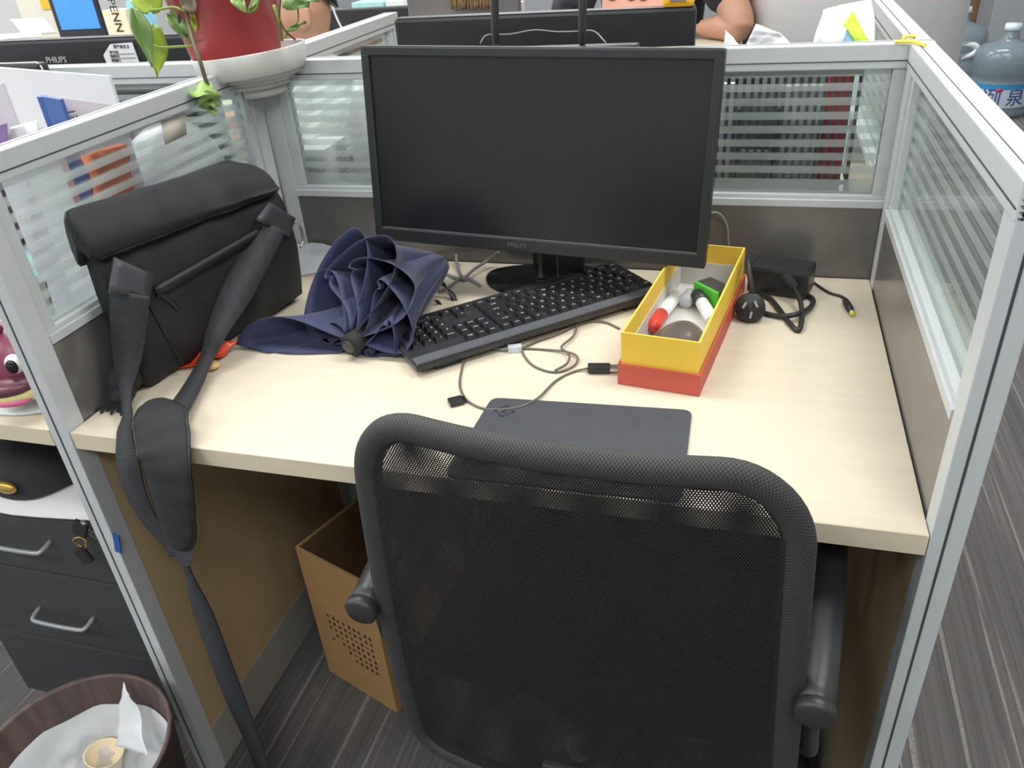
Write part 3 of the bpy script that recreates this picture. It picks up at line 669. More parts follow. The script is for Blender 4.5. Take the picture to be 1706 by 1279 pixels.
# each gore is a loose petal: out from the shaft, round along its hem, folded back under the next one
lobes = [(-40, .070, 60), (0, .092, 62), (36, .108, 66), (72, .124, 60), (104, .134, 72), (142, .122, 56), (178, .190, 30), (214, .085, 40), (262, .036, 60)]
PPL = 48; NSg = 18; rows = []; r0 = 0.019
for s_ in range(NSg + 1):
    s = s_ / NSg; row_ = []
    for k, (ad, A, sw) in enumerate(lobes):
        a0 = math.radians(ad); nxt = lobes[(k + 1) % len(lobes)][0] + (360 if k == len(lobes) - 1 else 0); a1 = math.radians(nxt); sw_ = math.radians(sw)
        for q in range(PPL):
            t = q / PPL
            if t < 0.26: f = t / 0.26; e = f * f * (3 - 2 * f); r = r0 + (A - r0) * e; phi = a0 - 0.30 * math.sin(f * PI) + 0.15 * f
            elif t < 0.58: f = (t - 0.26) / 0.32; r = A * (1 - 0.06 * math.sin(f * PI) - 0.12 * f * f); phi = a0 + 0.15 + sw_ * f
            elif t < 0.66: f = (t - 0.58) / 0.08; r = A * (0.88 - 0.10 * f); phi = a0 + 0.15 + sw_ * (1 + 0.10 * math.sin(f * PI)) - 0.10 * f
            else: f = (t - 0.66) / 0.34; e = f * f * (3 - 2 * f); r = A * 0.78 + (r0 - A * 0.78) * e; phi = (a0 + 0.05 + sw_) + (a1 - a0 - 0.05 - sw_) * e + 0.35 * math.sin(f * PI) * (1 - f)
            env = (1 - s) ** 0.85 * (1 - 0.12 * math.sin(s * PI)) + 0.07 * s
            rr = r0 * 0.55 + (r - r0 * 0.55) * env; h = (r - r0) / 0.1
            hb = 0.055 * max(0, (A - .13) / .06) * h * (1 - s) if k == 6 else 0
            rr *= 1 + 0.05 * noise.noise(Vector((phi * 1.5, k * 3.0, s * 3)))
            hem = (0.62 * max(0, math.sin(phi)) + 0.22) * (r - r0) * (1 - s)
            p = Hd + ax * (AL * s * (1 - 0.12 * h * (1 - s)) + hem - hb) + e1_ * rr * math.cos(phi + 0.5 * s) + e2_ * rr * math.sin(phi + 0.5 * s)
            lo = 0.7522 + (0.012 if 0.15 < t < 0.6 else 0.0) * min(1, h) * (0.5 + 0.5 * math.sin(k * 2.2 + 4 * p.x / 0.05 * 0.3)) + 0.028 * min(1, max(0, (s - 0.45) / 0.2))
            if p.z < lo: p.z = lo
            row_.append(p)
    rows.append(row_)
o = MB().grid(rows, closed_v=True).build('canopy', 'navy', um, world=True); solid(o, 0.0009)
hd = MB().lathe([(0, -0.012), (0.0145, -0.012), (0.0165, -0.009), (0.0165, 0.04), (0.012, 0.05), (0.009, 0.12)], Hd - Vector((0.0, 0.002, 0.0)), 28, axis=ax).build('handle', 'rubber', um, world=True)
MB().lathe([(0, 0), (0.009, 0), (0.010, 0.001), (0.010, 0.004)], Hd - Vector((0.0, 0.002, 0.0)) - ax * 0.0145, 24, axis=ax).build('handle_button', 'bag_leather', hd, world=True)
MB().ribbon([(at(630, 425, 'y', 0.40), Vector((1, 0, -0.4))), (at(690, 448, 'y', 0.45), Vector((0.5, 0, -1))), (at(735, 470, 'y', 0.46), Vector((0.5, 0, -1))), (at(757, 500, 'y', 0.45), Vector((1, 0, -0.5))), (at(740, 512, 'y', 0.44), Vector((1, 0, -0.5))), (at(727, 500, 'y', 0.43), Vector((1, 0, -0.5)))], 0.009, 0.0014).build('wrist_strap', 'cord', um, world=True)
# ---------------------------------------------------------------- gift box used as tray
bx = thing('gift_box', 'open yellow cardboard box on a red base, holding markers', 'box', (0.681, 0.232, 0.75), math.radians(-8))
BW, BLn = 0.107, 0.325; t_ = 0.0025
def opentray(mb, x0, x1, y0, y1, z0, z1, t, floor_=True):
    mb.box(x0, x1, y0, y0 + t, z0, z1).box(x0, x1, y1 - t, y1, z0, z1).box(x0, x0 + t, y0 + t, y1 - t, z0, z1).box(x1 - t, x1, y0 + t, y1 - t, z0, z1)
    if floor_: mb.box(x0 + t, x1 - t, y0 + t, y1 - t, z0, z0 + t)
    return mb
opentray(MB(), 0, BW, 0, BLn, 0.0005, 0.0315, 0.0025).build('red_base', 'red_card', bx)
opentray(MB(), 0.0035, BW - 0.0035, 0.0035, BLn - 0.0035, 0.0035, 0.0755, 0.0025).build('yellow_wall', 'yellow_card', bx)
opentray(MB(), 0.0062, BW - 0.0062, 0.0062, BLn - 0.0062, 0.0062, 0.046, 0.0012).build('white_liner', 'liner', bx)
def marker(label, p, q, capm, cap_first=True):
    p, q = Vector(p), Vector(q); a = (q - p); L = a.length
    t = thing('marker', label, 'marker', p, 0, 'whiteboard markers in the yellow box')
    MB().lathe([(0.0001, L * 0.36), (0.0096, L * 0.36), (0.0098, L * 0.97), (0.0085, L), (0.0001, L)], p, 20, axis=a).build('barrel', 'marker_white', t, world=True)
    MB().lathe([(0.0001, 0), (0.0072, 0), (0.0072, 0.003), (0.0092, 0.003), (0.0106, 0.005), (0.0106, L * 0.36), (0.0001, L * 0.36)], p, 20, axis=a).build('cap', capm, t, world=True)
    return t
bz = 0.7672
marker('white marker with a red cap lying along the left wall of the yellow box', at(1085, 545, 'z', 0.776), at(1128, 490, 'z', 0.768), 'marker_red')
marker('white marker with a black cap leaning on the right wall of the yellow box', at(1160, 489, 'z', 0.776), at(1187, 533, 'z', 0.772), 'marker_black')
ms = thing('computer_mouse', 'rounded grey black mouse in the near end of the yellow box', 'mouse', (0.750, 0.318, 0.7588), math.radians(-10))
rows = []
for i in range(13):
    th = i / 12 * PI / 2
    rows.append([(0.036 * math.cos(th) ** 0.8 * math.cos(2 * PI * j / 32), 0.060 * math.cos(th) ** 0.8 * math.sin(2 * PI * j / 32), 0.034 * math.sin(th)) for j in range(32)])
MB().grid([[(0, 0, 0.0005)] * 32] + rows, closed_v=True).build('shell', 'mouse_grey', ms)
MB().box(-0.003, 0.003, 0.022, 0.034, 0.02, 0.0285, 0.002).build('wheel', 'rubber', ms)
er = thing('board_eraser', 'dark felt board eraser with a bright green edge, far end of the yellow box', 'eraser', (0.786, 0.470, 0.7588), math.radians(-46))
MB().box(-0.026, 0.026, -0.0095, 0.018, 0.0006, 0.032, 0.002).build('felt', 'felt', er)
MB().box(-0.026, 0.026, -0.0155, -0.0096, 0.0006, 0.0325, 0.0015).build('foam_back', 'green_foam', er)
cg = thing('charger_cap', 'small clear plastic cap lying at the far end of the yellow box', 'cap', (0.747, 0.452, 0.759))
MB().lathe([(0, 0), (0.009, 0), (0.011, 0.003), (0.0105, 0.03), (0.008, 0.034), (0, 0.034)], (0.747, 0.452, 0.768), 20, axis=(0.2, 1, 0)).build('shell', 'plastic_clear', cg, world=True)

# ---------------------------------------------------------------- power adapter with cords
pa = thing('power_adapter', 'black laptop power adapter brick in the back right corner of the desk', 'adapter', (0.885, 0.55, 0.75), math.radians(-14))
MB().box(-0.046, 0.046, -0.024, 0.03, 0.0012, 0.046, 0.006).build('brick', 'black_plastic', pa)
MB().tube([at(1310, 462, 'z', 0.782), at(1318, 472, 'z', 0.778), at(1326, 482, 'z', 0.772)], lambda t: 0.011 - 0.004 * t, n=14).build('strain_relief', 'rubber', pa, world=True)
MB().tube([at(1322, 478, 'z', 0.775), at(1333, 500, 'z', 0.768), at(1336, 530, 'z', 0.757), at(1330, 550, 'z', 0.7545), at(1315, 538, 'z', 0.7545), at(1298, 515, 'z', 0.7545), at(1284, 498, 'z', 0.7545), at(1270, 490, 'z', 0.7545), at(1262, 475, 'z', 0.7545)], 0.0038).build('mains_cord', 'cord', pa, world=True)
MB().tube([at(1268, 520, 'z', 0.7545), at(1295, 526, 'z', 0.7545), at(1325, 524, 'z', 0.762), at(1350, 512, 'z', 0.756), at(1354, 498, 'z', 0.7545), at(1335, 488, 'z', 0.7545), at(1310, 486, 'z', 0.7545)], 0.0038).build('mains_cord', 'cord', pa, world=True)
pc = at(1250, 513, 'z', 0.7725); pd = Vector((0.0, -0.93, 0.36)).normalized()
pg_ = MB().lathe([(0, 0.0), (0.0195, 0.0), (0.0215, -0.002), (0.0215, -0.018), (0.014, -0.024), (0, -0.024)], pc, 28, axis=pd).build('plug', 'cord', pa, world=True)
MB().tube([pc - pd * 0.018 + Vector((0, 0, 0.012)), pc - pd * 0.012 + Vector((0.001, 0.004, 0.026)), at(1246, 440, 'y', 0.47), at(1250, 425, 'y', 0.51)], 0.0045).build('plug_cord', 'cord', pa, world=True)
ex_ = Vector((1, 0, 0)); eu = pd.cross(ex_).normalized() * -1
if eu.z < 0: eu = -eu
for dx, dz, rot in ((-0.0085, 0.004, 0.45), (0.0075, 0.0065, -0.5), (0.0015, -0.0095, 0.15)):
    q = MB().box(-0.0016, 0.0016, -0.0048, 0.0048, 0, 0.009)
    Rm = Matrix((ex_, eu, pd)).transposed()
    q.b.transform(Matrix.Translation(pc + ex_ * dx + eu * dz) @ Rm.to_4x4() @ Matrix.Rotation(-rot, 4, 'Z'))
    q.build('prong', 'metal', pg_, world=True)
MB().tube([at(1342, 458, 'z', 0.765), at(1355, 470, 'z', 0.7525), at(1380, 487, 'z', 0.752), at(1402, 494, 'z', 0.752), at(1410, 502, 'z', 0.753)], 0.0022).build('output_cord', 'cord', pa, world=True)
j0, j1 = at(1407, 498, 'z', 0.7565), at(1424, 530, 'z', 0.7565); jk = MB().lathe([(0, 0), (0.0035, 0), (0.0055, 0.015), (0.0055, 0.033), (0.004, 0.038), (0, 0.038)], j0, 16, axis=j1 - j0).build('jack_grip', 'cord', pa, world=True)
MB().lathe([(0, 0.038), (0.0028, 0.038), (0.0028, 0.047), (0, 0.047)], j0, 14, axis=j1 - j0).build('jack_tip', 'metal', jk, world=True)
MB().lathe([(0, 0.047), (0.0032, 0.047), (0.0032, 0.05), (0, 0.05)], j0, 14, axis=j1 - j0).build('jack_ring', 'yellow_tie', jk, world=True)

# ---------------------------------------------------------------- USB cable of the keyboard and others
uc = thing('usb_cable', 'thin dark cable with a large connector, curling from under the keyboard', 'cable', (0.58, 0.24, 0.75))
MB().tube([at(783, 588, 'z', 0.756), at(772, 606, 'z', 0.7525), at(766, 635, 'z', 0.752), at(770, 655, 'z', 0.752), at(785, 672, 'z', 0.752), at(815, 682, 'z', 0.752), at(860, 679, 'z', 0.7535), at(895, 664, 'z', 0.7535), at(925, 635, 'z', 0.752), at(955, 619, 'z', 0.752), at(983, 613, 'z', 0.755)], 0.0016).build('cord', 'usb_cord', uc, world=True)
u0, u1 = at(978, 613, 'z', 0.757), at(1020, 613, 'z', 0.757); ud = (u1 - u0); uy = Vector((-ud.y, ud.x, 0)).normalized(); un = ud.normalized(); uz = Vector((0, 0, 1))
def obox(mb, c, a, b, cc, ha, hb, hc, bev=0.001):
    m_ = MB().box(-ha, ha, -hb, hb, -hc, hc, bev); m_.b.transform(Matrix.Translation(c) @ Matrix((a, b, cc)).transposed().to_4x4())
    me = bpy.data.meshes.new('t'); m_.b.to_mesh(me); mb.b.from_mesh(me); m_.b.free(); return mb
obox(MB(), u0 + un * 0.016, un, uy, uz, 0.015, 0.0068, 0.0048, 0.0015).build('connector_grip', 'cord', uc, world=True)
obox(MB(), u0 + un * 0.036, un, uy, uz, 0.006, 0.0058, 0.0024, 0.0003).build('connector_shell', 'metal', uc, world=True)
MB().tube([at(868, 578, 'z', 0.752), at(873, 592, 'z', 0.752), at(890, 610, 'z', 0.752), at(925, 620, 'z', 0.752), at(955, 610, 'z', 0.7525), at(962, 595, 'z', 0.754), at(945, 586, 'z', 0.7545), at(905, 582, 'z', 0.752), at(868, 580, 'z', 0.7525)], 0.0016).build('cord_loop', 'usb_cord', uc, world=True)
MB().tube([at(868, 580, 'z', 0.7535), at(895, 568, 'z', 0.753), at(930, 555, 'z', 0.754), at(962, 540, 'z', 0.754), at(985, 535, 'z', 0.7525), at(1010, 537, 'z', 0.7525), at(1032, 547, 'z', 0.7525)], 0.0016).build('cord_loop', 'usb_cord', uc, world=True)
MB().tube([at(962, 542, 'z', 0.756), at(955, 560, 'z', 0.754), at(935, 578, 'z', 0.7555), at(948, 590, 'z', 0.7575), at(945, 605, 'z', 0.7545), at(925, 617, 'z', 0.7555)], 0.0016).build('cord_loop', 'usb_cord', uc, world=True)
dg_ = thing('usb_dongle', 'tiny black square dongle lying left of the cable in front of the keyboard', 'dongle', at(760, 672, 'z', 0.75), math.radians(35))
MB().box(-0.0095, 0.0095, -0.0085, 0.0085, 0.0008, 0.0065, 0.0015).build('shell', 'black_plastic', dg_); MB().box(0.0095, 0.0125, -0.006, 0.006, 0.0015, 0.0055, 0.0004).build('connector', 'black_gloss', dg_)
rj = thing('network_plug', 'tiny clear network plug on the desk just in front of the keyboard', 'plug', at(858, 585, 'z', 0.75), math.radians(20))
MB().box(-0.010, 0.010, -0.0058, 0.0058, 0.0008, 0.009, 0.0008).build('shell', 'plastic_clear', rj)
MB().tube([(-0.010, 0, 0.005), (-0.02, 0.004, 0.003), (-0.035, 0.016, 0.002)], 0.0022).build('cord', 'cord_grey', rj)
gc = thing('grey_cables', 'two crossing grey cables on the desk left of the monitor foot', 'cable', (0.33, 0.56, 0.75))
MB().tube([at(702, 436, 'z', 0.753), at(735, 452, 'z', 0.753), at(768, 464, 'z', 0.756), at(790, 448, 'z', 0.76), at(815, 432, 'z', 0.765), at(830, 420, 'y', 0.57)], 0.0028).build('cord', 'cord_grey', gc, world=True)
MB().tube([at(760, 425, 'y', 0.6), at(762, 445, 'z', 0.756), at(770, 462, 'z', 0.762), at(785, 466, 'z', 0.754), at(800, 477, 'z', 0.753)], 0.0028).build('cord', 'cord_grey', gc, world=True)
MB().tube([at(774, 461, 'z', 0.753), at(760, 468, 'z', 0.753), at(745, 480, 'z', 0.753), at(730, 486, 'z', 0.753)], 0.0024).build('cord', 'cord_grey', gc, world=True)
wc = thing('white_cable', 'thin white cable arching against the dark back panel right of the monitor', 'cable', (0.80, 0.59, 0.75))
MB().tube([at(1165, 360, 'y', 0.56), at(1185, 354, 'y', 0.59), at(1200, 357, 'y', 0.598), at(1211, 375, 'y', 0.60), at(1214, 405, 'y', 0.60), at(1216, 440, 'y', 0.60)], 0.0016).build('cord', 'cord_grey', wc, world=True)

# ---------------------------------------------------------------- mouse pad
mp_ = thing('mouse_pad', 'dark grey mouse pad lying at the front of the desk behind the chair back', 'mouse pad', (0.65, 0.10, 0.75), math.radians(2))
c4 = [Vector((0.527, 0.169, 0)), Vector((0.781, 0.181, 0)), Vector((0.785, 0.005, 0)), Vector((0.521, 0.0, 0))]
poly = []
for i in range(4):
    a, b, c = c4[i - 1], c4[i], c4[(i + 1) % 4]; d0, d1 = (a - b).normalized(), (c - b).normalized(); r = 0.013
    for k in range(7):
        t = k / 6; p = (b + d0 * r).lerp(b, t).lerp(b.lerp(b + d1 * r, t), t); poly.append((p.x, p.y))
MB().prism(poly, 0.7505, 0.7532, 'xy').build('sheet', 'pad', mp_, world=True)
lgm = MB(); lc = Vector((0.552, 0.140, 0.7533))
for ang, r0, r1 in ((0, 0.0, 0), ):
    for k in range(4):
        a = math.radians(45 + 90 * k); dx, dy = math.cos(a), math.sin(a)
        lgm.box(-0.0095, 0.0095, -0.0011, 0.0011, 0, 0.0002, rot=None)
        vs_ = list(lgm.b.verts)[-8:]
        bmesh.ops.rotate(lgm.b, verts=vs_, cent=(0, 0, 0), matrix=Matrix.Rotation(a + PI / 2, 3, 'Z')); bmesh.ops.translate(lgm.b, verts=vs_, vec=lc + Vector((dx, dy, 0)) * 0.0088)
lgm.box(lc.x - 0.004, lc.x + 0.004, lc.y + 0.002, lc.y + 0.0035, lc.z, lc.z + 0.0002).box(lc.x - 0.004, lc.x + 0.004, lc.y - 0.0035, lc.y - 0.002, lc.z, lc.z + 0.0002).box(lc.x - 0.0008, lc.x + 0.0008, lc.y - 0.0035, lc.y + 0.0035, lc.z, lc.z + 0.0002)
lgm.build('emblem', 'pad_logo', mp_, world=True)

# ---------------------------------------------------------------- plastic bag behind the umbrella
pb = thing('plastic_bag', 'flattened pale plastic bag behind the blue umbrella, against the back panel', 'plastic bag', (0.1, 0.57, 0.75))
o = MB().grid(crumple([(0.02, 0.50, 0.756), (0.215, 0.535, 0.756), (0.235, 0.603, 0.768), (0.006, 0.603, 0.775)], 20, 12, 0.009, 5, 22)).build('film', 'plastic_clear', pb, world=True)
for v in o.data.vertices: v.co.z = max(v.co.z, 0.0015); v.co.y = min(v.co.y, 0.035)
q = [at(606, 410, 'y', 0.585), at(618, 405, 'y', 0.585), at(619, 397, 'y', 0.59), at(609, 401, 'y', 0.59)]
o = MB().grid([[q[0], q[1]], [q[3], q[2]]]).build('paper_label', 'paper', pb, world=True); solid(o, 0.0006)

# ---------------------------------------------------------------- potted pothos on a clip-on corner tray
ty = thing('corner_tray', 'white plastic plant tray clipped over the back left partition corner', 'tray', (0.012, 0.585, 1.09)); ty.rotation_euler = (0, math.radians(-4), 0)
MB().lathe([(0.0, 0.012), (0.088, 0.012), (0.0895, 0.031), (0.093, 0.033), (0.094, 0.031), (0.088, -0.002), (0.084, -0.004), (0.0, -0.004)], (0, 0, 0), 48).build('dish', 'tray', ty)
sk = MB()
for hw, z1, z0 in ((0.074, -0.003, -0.011), (0.060, -0.010, -0.018), (0.049, -0.017, -0.026), (0.038, -0.025, -0.04)):
    sk.lathe([(hw * 0.93, z1), (hw, z1), (hw * 0.985, z0), (hw * 0.93, z0)], (0.004, 0.006, 0), 36)
sk.build('stepped_skirt', 'tray', ty)
pt = thing('potted_plant', 'trailing green pothos in a red pot on the corner tray', 'plant', (-0.014, 0.585, 1.104))
MB().lathe([(0, 0.0), (0.0685, 0.0), (0.071, 0.003), (0.0945, 0.135), (0.098, 0.135), (0.098, 0.148), (0.093, 0.148), (0.091, 0.13), (0, 0.125)], (0, 0, 0), 48).build('pot', 'pot_red', pt)
MB().lathe([(0, 0.134), (0.05, 0.136), (0.0905, 0.131)], (0, 0, 0), 32).build('soil', 'soil', pt)
def leaf(base, tip, width, nrm, m, fold=0.25, droop=0.2, seed=0):
    base, tip = Vector(base), Vector(tip); ax_ = tip - base; L = ax_.length; ax_.normalize(); nrm = Vector(nrm); nrm = (nrm - ax_ * nrm.dot(ax_)).normalized(); sd = ax_.cross(nrm)
    prof = [(0.0, 0.12), (0.04, 0.55), (0.12, 0.85), (0.25, 1.0), (0.42, 0.93), (0.6, 0.72), (0.78, 0.42), (0.9, 0.18), (1.0, 0.01)]
    rows = []
    for t, w_ in prof:
        c = base + ax_ * L * t - nrm * droop * L * (t * t - t) * -1
        row_ = []
        for k in (-1, -0.6, -0.2, 0, 0.2, 0.6, 1):
            back = -0.10 * L * abs(k) * (1 if t < 0.06 else 0)
            row_.append(c + sd * k * w_ * width / 2 + nrm * (fold * abs(k) * w_ * width / 2 + 0.003 * math.sin(t * 9 + seed + k * 2)) + ax_ * back)
        rows.append(row_)
    o = MB().grid(rows).build('leaf', m, pt, world=True); solid(o, 0.0006); return o
A5 = lambda px, py, y=0.5: at(px, py, 'y', y)
def vine(pts, r=0.002, m='stem'): return MB().tube([A5(*p) for p in pts], r, n=8).build('stem', m, pt, world=True)
tc_ = CAM - Vector((-0.05, 0.5, 1.15))
leaf(A5(224, 22, .47), A5(254, 112, .46), 0.030, (1, -0.6, 0.3), 'leaf', 0.7, 0.1)
leaf(A5(258, 48, .5), A5(262, 128, .5), 0.042, (0.3, -1, 0.3), 'leaf_lime', 0.15, 0.05, 2)
leaf(A5(250, 18, .49), A5(238, -45, .5), 0.05, (0.3, -1, 0.3), 'leaf_lime', 0.2, 0.1, 3)
leaf(A5(284, 25, .49), A5(318, 72, .49), 0.024, (0.5, -0.7, 0.5), 'leaf', 0.5, -0.2, 4)
leaf(at(345, 136, 'x', 0.014), at(316, 158, 'x', 0.012), 0.032, (0.2, -1, 0.6), 'leaf_pale', -0.5, 0.2, 5)
leaf(at(338, 158, 'x', 0.016), at(366, 176, 'x', 0.02), 0.040, (0.2, -1, 0.3), 'leaf_pale', 0.3, 0.1, 6)
leaf(at(350, 172, 'x', 0.016), at(358, 194, 'x', 0.016), 0.016, (0.2, -1, 0.3), 'leaf_pale', 0.3, 0.1, 7)
leaf(A5(322, -2, .49), A5(300, 14, .48), 0.04, (0.3, -1, 0.4), 'stem_dark', 0.3, 0.1, 8)
leaf(A5(322, 25, .50), A5(326, 58, .5), 0.010, (0.3, -1, 0.4), 'leaf_lime', 0.3, 0.1, 8)
leaf(A5(388, -10, .49), A5(412, 22, .48), 0.02, (0.3, -1, 0.6), 'leaf', 0.3, 0.2, 9)
leaf(A5(430, -12, .49), A5(415, 18, .48), 0.014, (0.3, -1, 0.6), 'leaf', 0.3, 0.2, 10)
leaf(A5(484, -14, .52), A5(515, 12, .52), 0.055, (0.2, -1, 0.8), 'leaf', 0.3, 0.1, 11)
leaf(A5(505, -20, .52), A5(532, 2, .52), 0.04, (0.2, -1, 0.8), 'leaf', 0.3, 0.1, 12)
leaf(A5(482, 50, .52), A5(510, 36, .52), 0.008, (0.2, -1, 0.8), 'leaf', 0.2, 0.1, 13)
vine([(232, 19, .49), (262, 16, .49), (290, 12, .49), (312, 18, .49), (330, 0, .52), (345, -40, .55)])
vine([(240, 66, .49), (262, 78, .49), (290, 78, .49), (320, 76, .49)])
MB().tube([A5(308, -5, .5), A5(312, 30, .49), A5(321, 66, .465), A5(332, 98, .45), at(341, 128, 'x', 0.012), at(348, 150, 'x', 0.014), at(352, 182, 'x', 0.016)], 0.0032, n=8).build('stem', 'stem_dark', pt, world=True)
vine([(318, 72, .49), (338, 66, .50)], 0.0012, 'stem_dark')
vine([(296, 22, .49), (300, 40, .49), (312, 60, .49)], 0.0022, 'stem_dark')
vine([(468, -10, .53), (466, 30, .53), (476, 52, .53), (492, 66, .55)], 0.0014, 'stem_dark')
vine([(456, 8, .53), (466, 40, .53), (470, 66, .56)], 0.0028, 'stem')
vine([(476, 62, .55), (482, 46, .52), (496, 36, .52), (496, 12, .52)], 0.0014, 'stem')
vine([(396, -10, .49), (402, 8, .485), (412, 20, .485), (426, 14, .485), (430, -5, .49)], 0.0022, 'stem')
# yellow tie on the right corner
yt = thing('yellow_tie', 'yellow twisted tie looped over the back right partition corner', 'tie', (1.02, 0.62, 1.10))
MB().tube([at(1491, 70, 'z', 1.102), at(1510, 69, 'z', 1.103), at(1530, 71, 'z', 1.103), at(1541, 76, 'z', 1.102)], 0.0024, n=8).build('loop', 'yellow_tie', yt, world=True)
MB().tube([at(1504, 63, 'z', 1.102), at(1515, 60, 'z', 1.103), at(1526, 61, 'z', 1.102)], 0.0022, n=8).build('loop', 'yellow_tie', yt, world=True)

# ---------------------------------------------------------------- cardboard box under the desk
cb = thing('cardboard_box', 'open brown cardboard box with dark print on the floor under the desk', 'box', (0.092, 0.258, 0), math.radians(-19.5))
cw, cdp, chh, ct = 0.184, 0.30, 0.335, 0.004
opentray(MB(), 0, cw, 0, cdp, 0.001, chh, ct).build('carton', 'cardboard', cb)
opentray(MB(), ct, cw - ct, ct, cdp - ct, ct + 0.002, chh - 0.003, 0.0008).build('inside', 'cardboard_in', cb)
pr = MB(); random.seed(3)
for r_ in range(7):
    for c_ in range(9):
        if r_ > 2 and c_ < r_ - 2 and random.random() < 0.75: continue
        x, z = 0.045 + c_ * 0.0135 + random.uniform(-.001, .001), 0.185 - r_ * 0.0155
        k = random.choice(((-.003, -.003, .003, .001), (-.002, -.004, .003, .003), (-.0035, -.001, .0035, .001)))
        pr.box(x + k[0], x + k[2], -0.0006, 0.0, z + k[1], z + k[3])
        if random.random() < 0.7: pr.box(x - 0.001, x + 0.001, -0.0006, 0, z - 0.004, z + 0.004)
o = pr.build('printed_marks', 'ink', cb); o['kind'] = 'stuff'
random.seed(11)
# blue tag on the left post
bt = thing('cable_tie_tag', 'small blue tag stuck on the left partition post below the desk', 'tag', at(195, 905, 'y', -0.006))
MB().box(-0.005, 0.005, -0.0008, 0.0012, -0.018, 0.018, 0.0005, rot=Matrix.Rotation(0.25, 3, 'Y')).build('tape', 'blue_tag', bt)

# ---------------------------------------------------------------- waste bin with liner
wb = thing('waste_bin', 'dark wood-grain waste bin with a white liner, bottom left corner', 'waste bin', (-0.045, -0.168, 0))
MB().lathe([(0, 0.003), (0.105, 0.003), (0.108, 0.0), (0.112, 0.002), (0.138, 0.295), (0.141, 0.300), (0.137, 0.303), (0.132, 0.298), (0.108, 0.012), (0, 0.010)], (0, 0, 0), 56).build('shell', 'bin_wood', wb)
rows = []
for k in range(14):
    t = k / 13; row_ = []
    for j in range(64):
        a = 2 * PI * j / 64; z = 0.245 - t * 0.13; r = (0.126 - 0.045 * t)
        nz = noise.noise(Vector((math.cos(a) * 3, math.sin(a) * 3, t * 4))); z += 0.014 * nz * (1 - t); r += 0.010 * noise.noise(Vector((math.cos(a) * 6, math.sin(a) * 6, t * 9))) * min(1, t * 3)
        r = min(r, 0.108 + (z - 0.01) * 0.082)
        row_.append((r * math.cos(a), r * math.sin(a), z))
    rows.append(row_)
rows.append([(0.0, 0, 0.10)] * 64)
MB().grid(rows, closed_v=True).build('bin_liner', 'plastic_white', wb)
pk = [at(196, 1240, 'z', 0.22), at(248, 1262, 'z', 0.22), at(226, 1170, 'z', 0.275), at(207, 1134, 'z', 0.295)]
o = MB().grid(crumple([pk[0], pk[1], pk[2], pk[3]], 10, 12, 0.008, 8, 26)).build('liner_peak', 'plastic_white', wb, world=True); solid(o, 0.0008)
cp = thing('paper_cup', 'cream paper cup lying inside the waste bin', 'cup', at(165, 1275, 'z', 0.17))
MB().lathe([(0, 0), (0.022, 0), (0.028, 0.06), (0.03, 0.062), (0.0265, 0.06), (0.021, 0.003), (0, 0.003)], (0, 0, -0.035), 28, axis=(0.2, 0.15, 1)).build('cup', 'cream', cp)

# ---------------------------------------------------------------- neighbour: drawer pedestal, paper, cap, keys
dp = thing('drawer_pedestal', 'charcoal drawer pedestal under the neighbouring desk at left', 'cabinet', (-0.25, 0.065, 0))
x0, x1 = -0.47, -0.05
MB().box(x0, x1, 0.084, 0.55, 0.03, 0.52, 0.002).build('carcass', 'drawer', dp, world=True)
for i, (z0, z1) in enumerate(((0.389, 0.519), (0.209, 0.386), (0.035, 0.206))):
    dr = MB().box(x0, x1, 0.065, 0.083, z0, z1, 0.002).build('drawer', 'drawer', dp, world=True)
    hz = (0.462, 0.288, 0.085)[i]; hx = (-0.276, -0.262, -0.262)[i]
    MB().tube([(hx - 0.058, 0.066, hz + 0.004), (hx - 0.056, 0.046, hz), (hx - 0.042, 0.040, hz - 0.002), (hx + 0.042, 0.040, hz - 0.002), (hx + 0.056, 0.046, hz), (hx + 0.058, 0.066, hz + 0.004)], 0.0042, n=10, smooth=3).build('handle', 'alu_dark', dr, world=True)
    if i == 0: MB().lathe([(0, 0), (0.009, 0), (0.009, 0.004), (0, 0.004)], (-0.115, 0.0652, 0.5), 18, axis=(0, -1, 0)).build('lock', 'metal', dr, world=True)
ky = thing('key_ring', 'black-headed keys hanging from the lock of the top drawer', 'keys', (-0.125, 0.055, 0.47))
def khead(p, rz_):
    m_ = MB().box(-0.012, 0.012, -0.004, 0.004, -0.016, 0.014, 0.003); m_.b.transform(Matrix.Translation(p) @ Matrix.Rotation(rz_, 4, 'Y')); return m_
khead(at(134, 880, 'y', 0.05), 0.5).build('key_head', 'rubber', ky, world=True); khead(at(139, 924, 'y', 0.045), -0.4).build('key_head', 'rubber', ky, world=True)
MB().tube([(-0.115, 0.061, 0.5), at(137, 868, 'y', 0.05)], 0.003, smooth=0).build('key_blade', 'metal', ky, world=True)
c_ = at(134, 904, 'y', 0.047)
MB().tube([c_ + Vector((0.011 * math.cos(a * PI / 6), 0.002 * math.sin(a), 0.011 * math.sin(a * PI / 6))) for a in range(13)], 0.0012, n=6, smooth=2).build('ring', 'gold', ky, world=True)
pw_ = thing('paper_stack', 'white sheets of paper on top of the charcoal pedestal', 'papers', (-0.25, 0.2, 0.52))
MB().grid([[(x0 + (x1 - x0) * i / 8, 0.075 + 0.30 * j / 6 - 0.02 * math.sin(i / 8 * PI) , 0.5255 + 0.002 * math.sin(i * 1.3 + j)) for i in range(9)] for j in range(7)]).build('sheet', 'paper', pw_, world=True); solid(pw_.children[0], 0.003)
hp = thing('black_cap', 'black baseball cap with a gold badge lying on the white papers', 'cap', (-0.29, 0.17, 0.53), math.radians(30))
rows = []
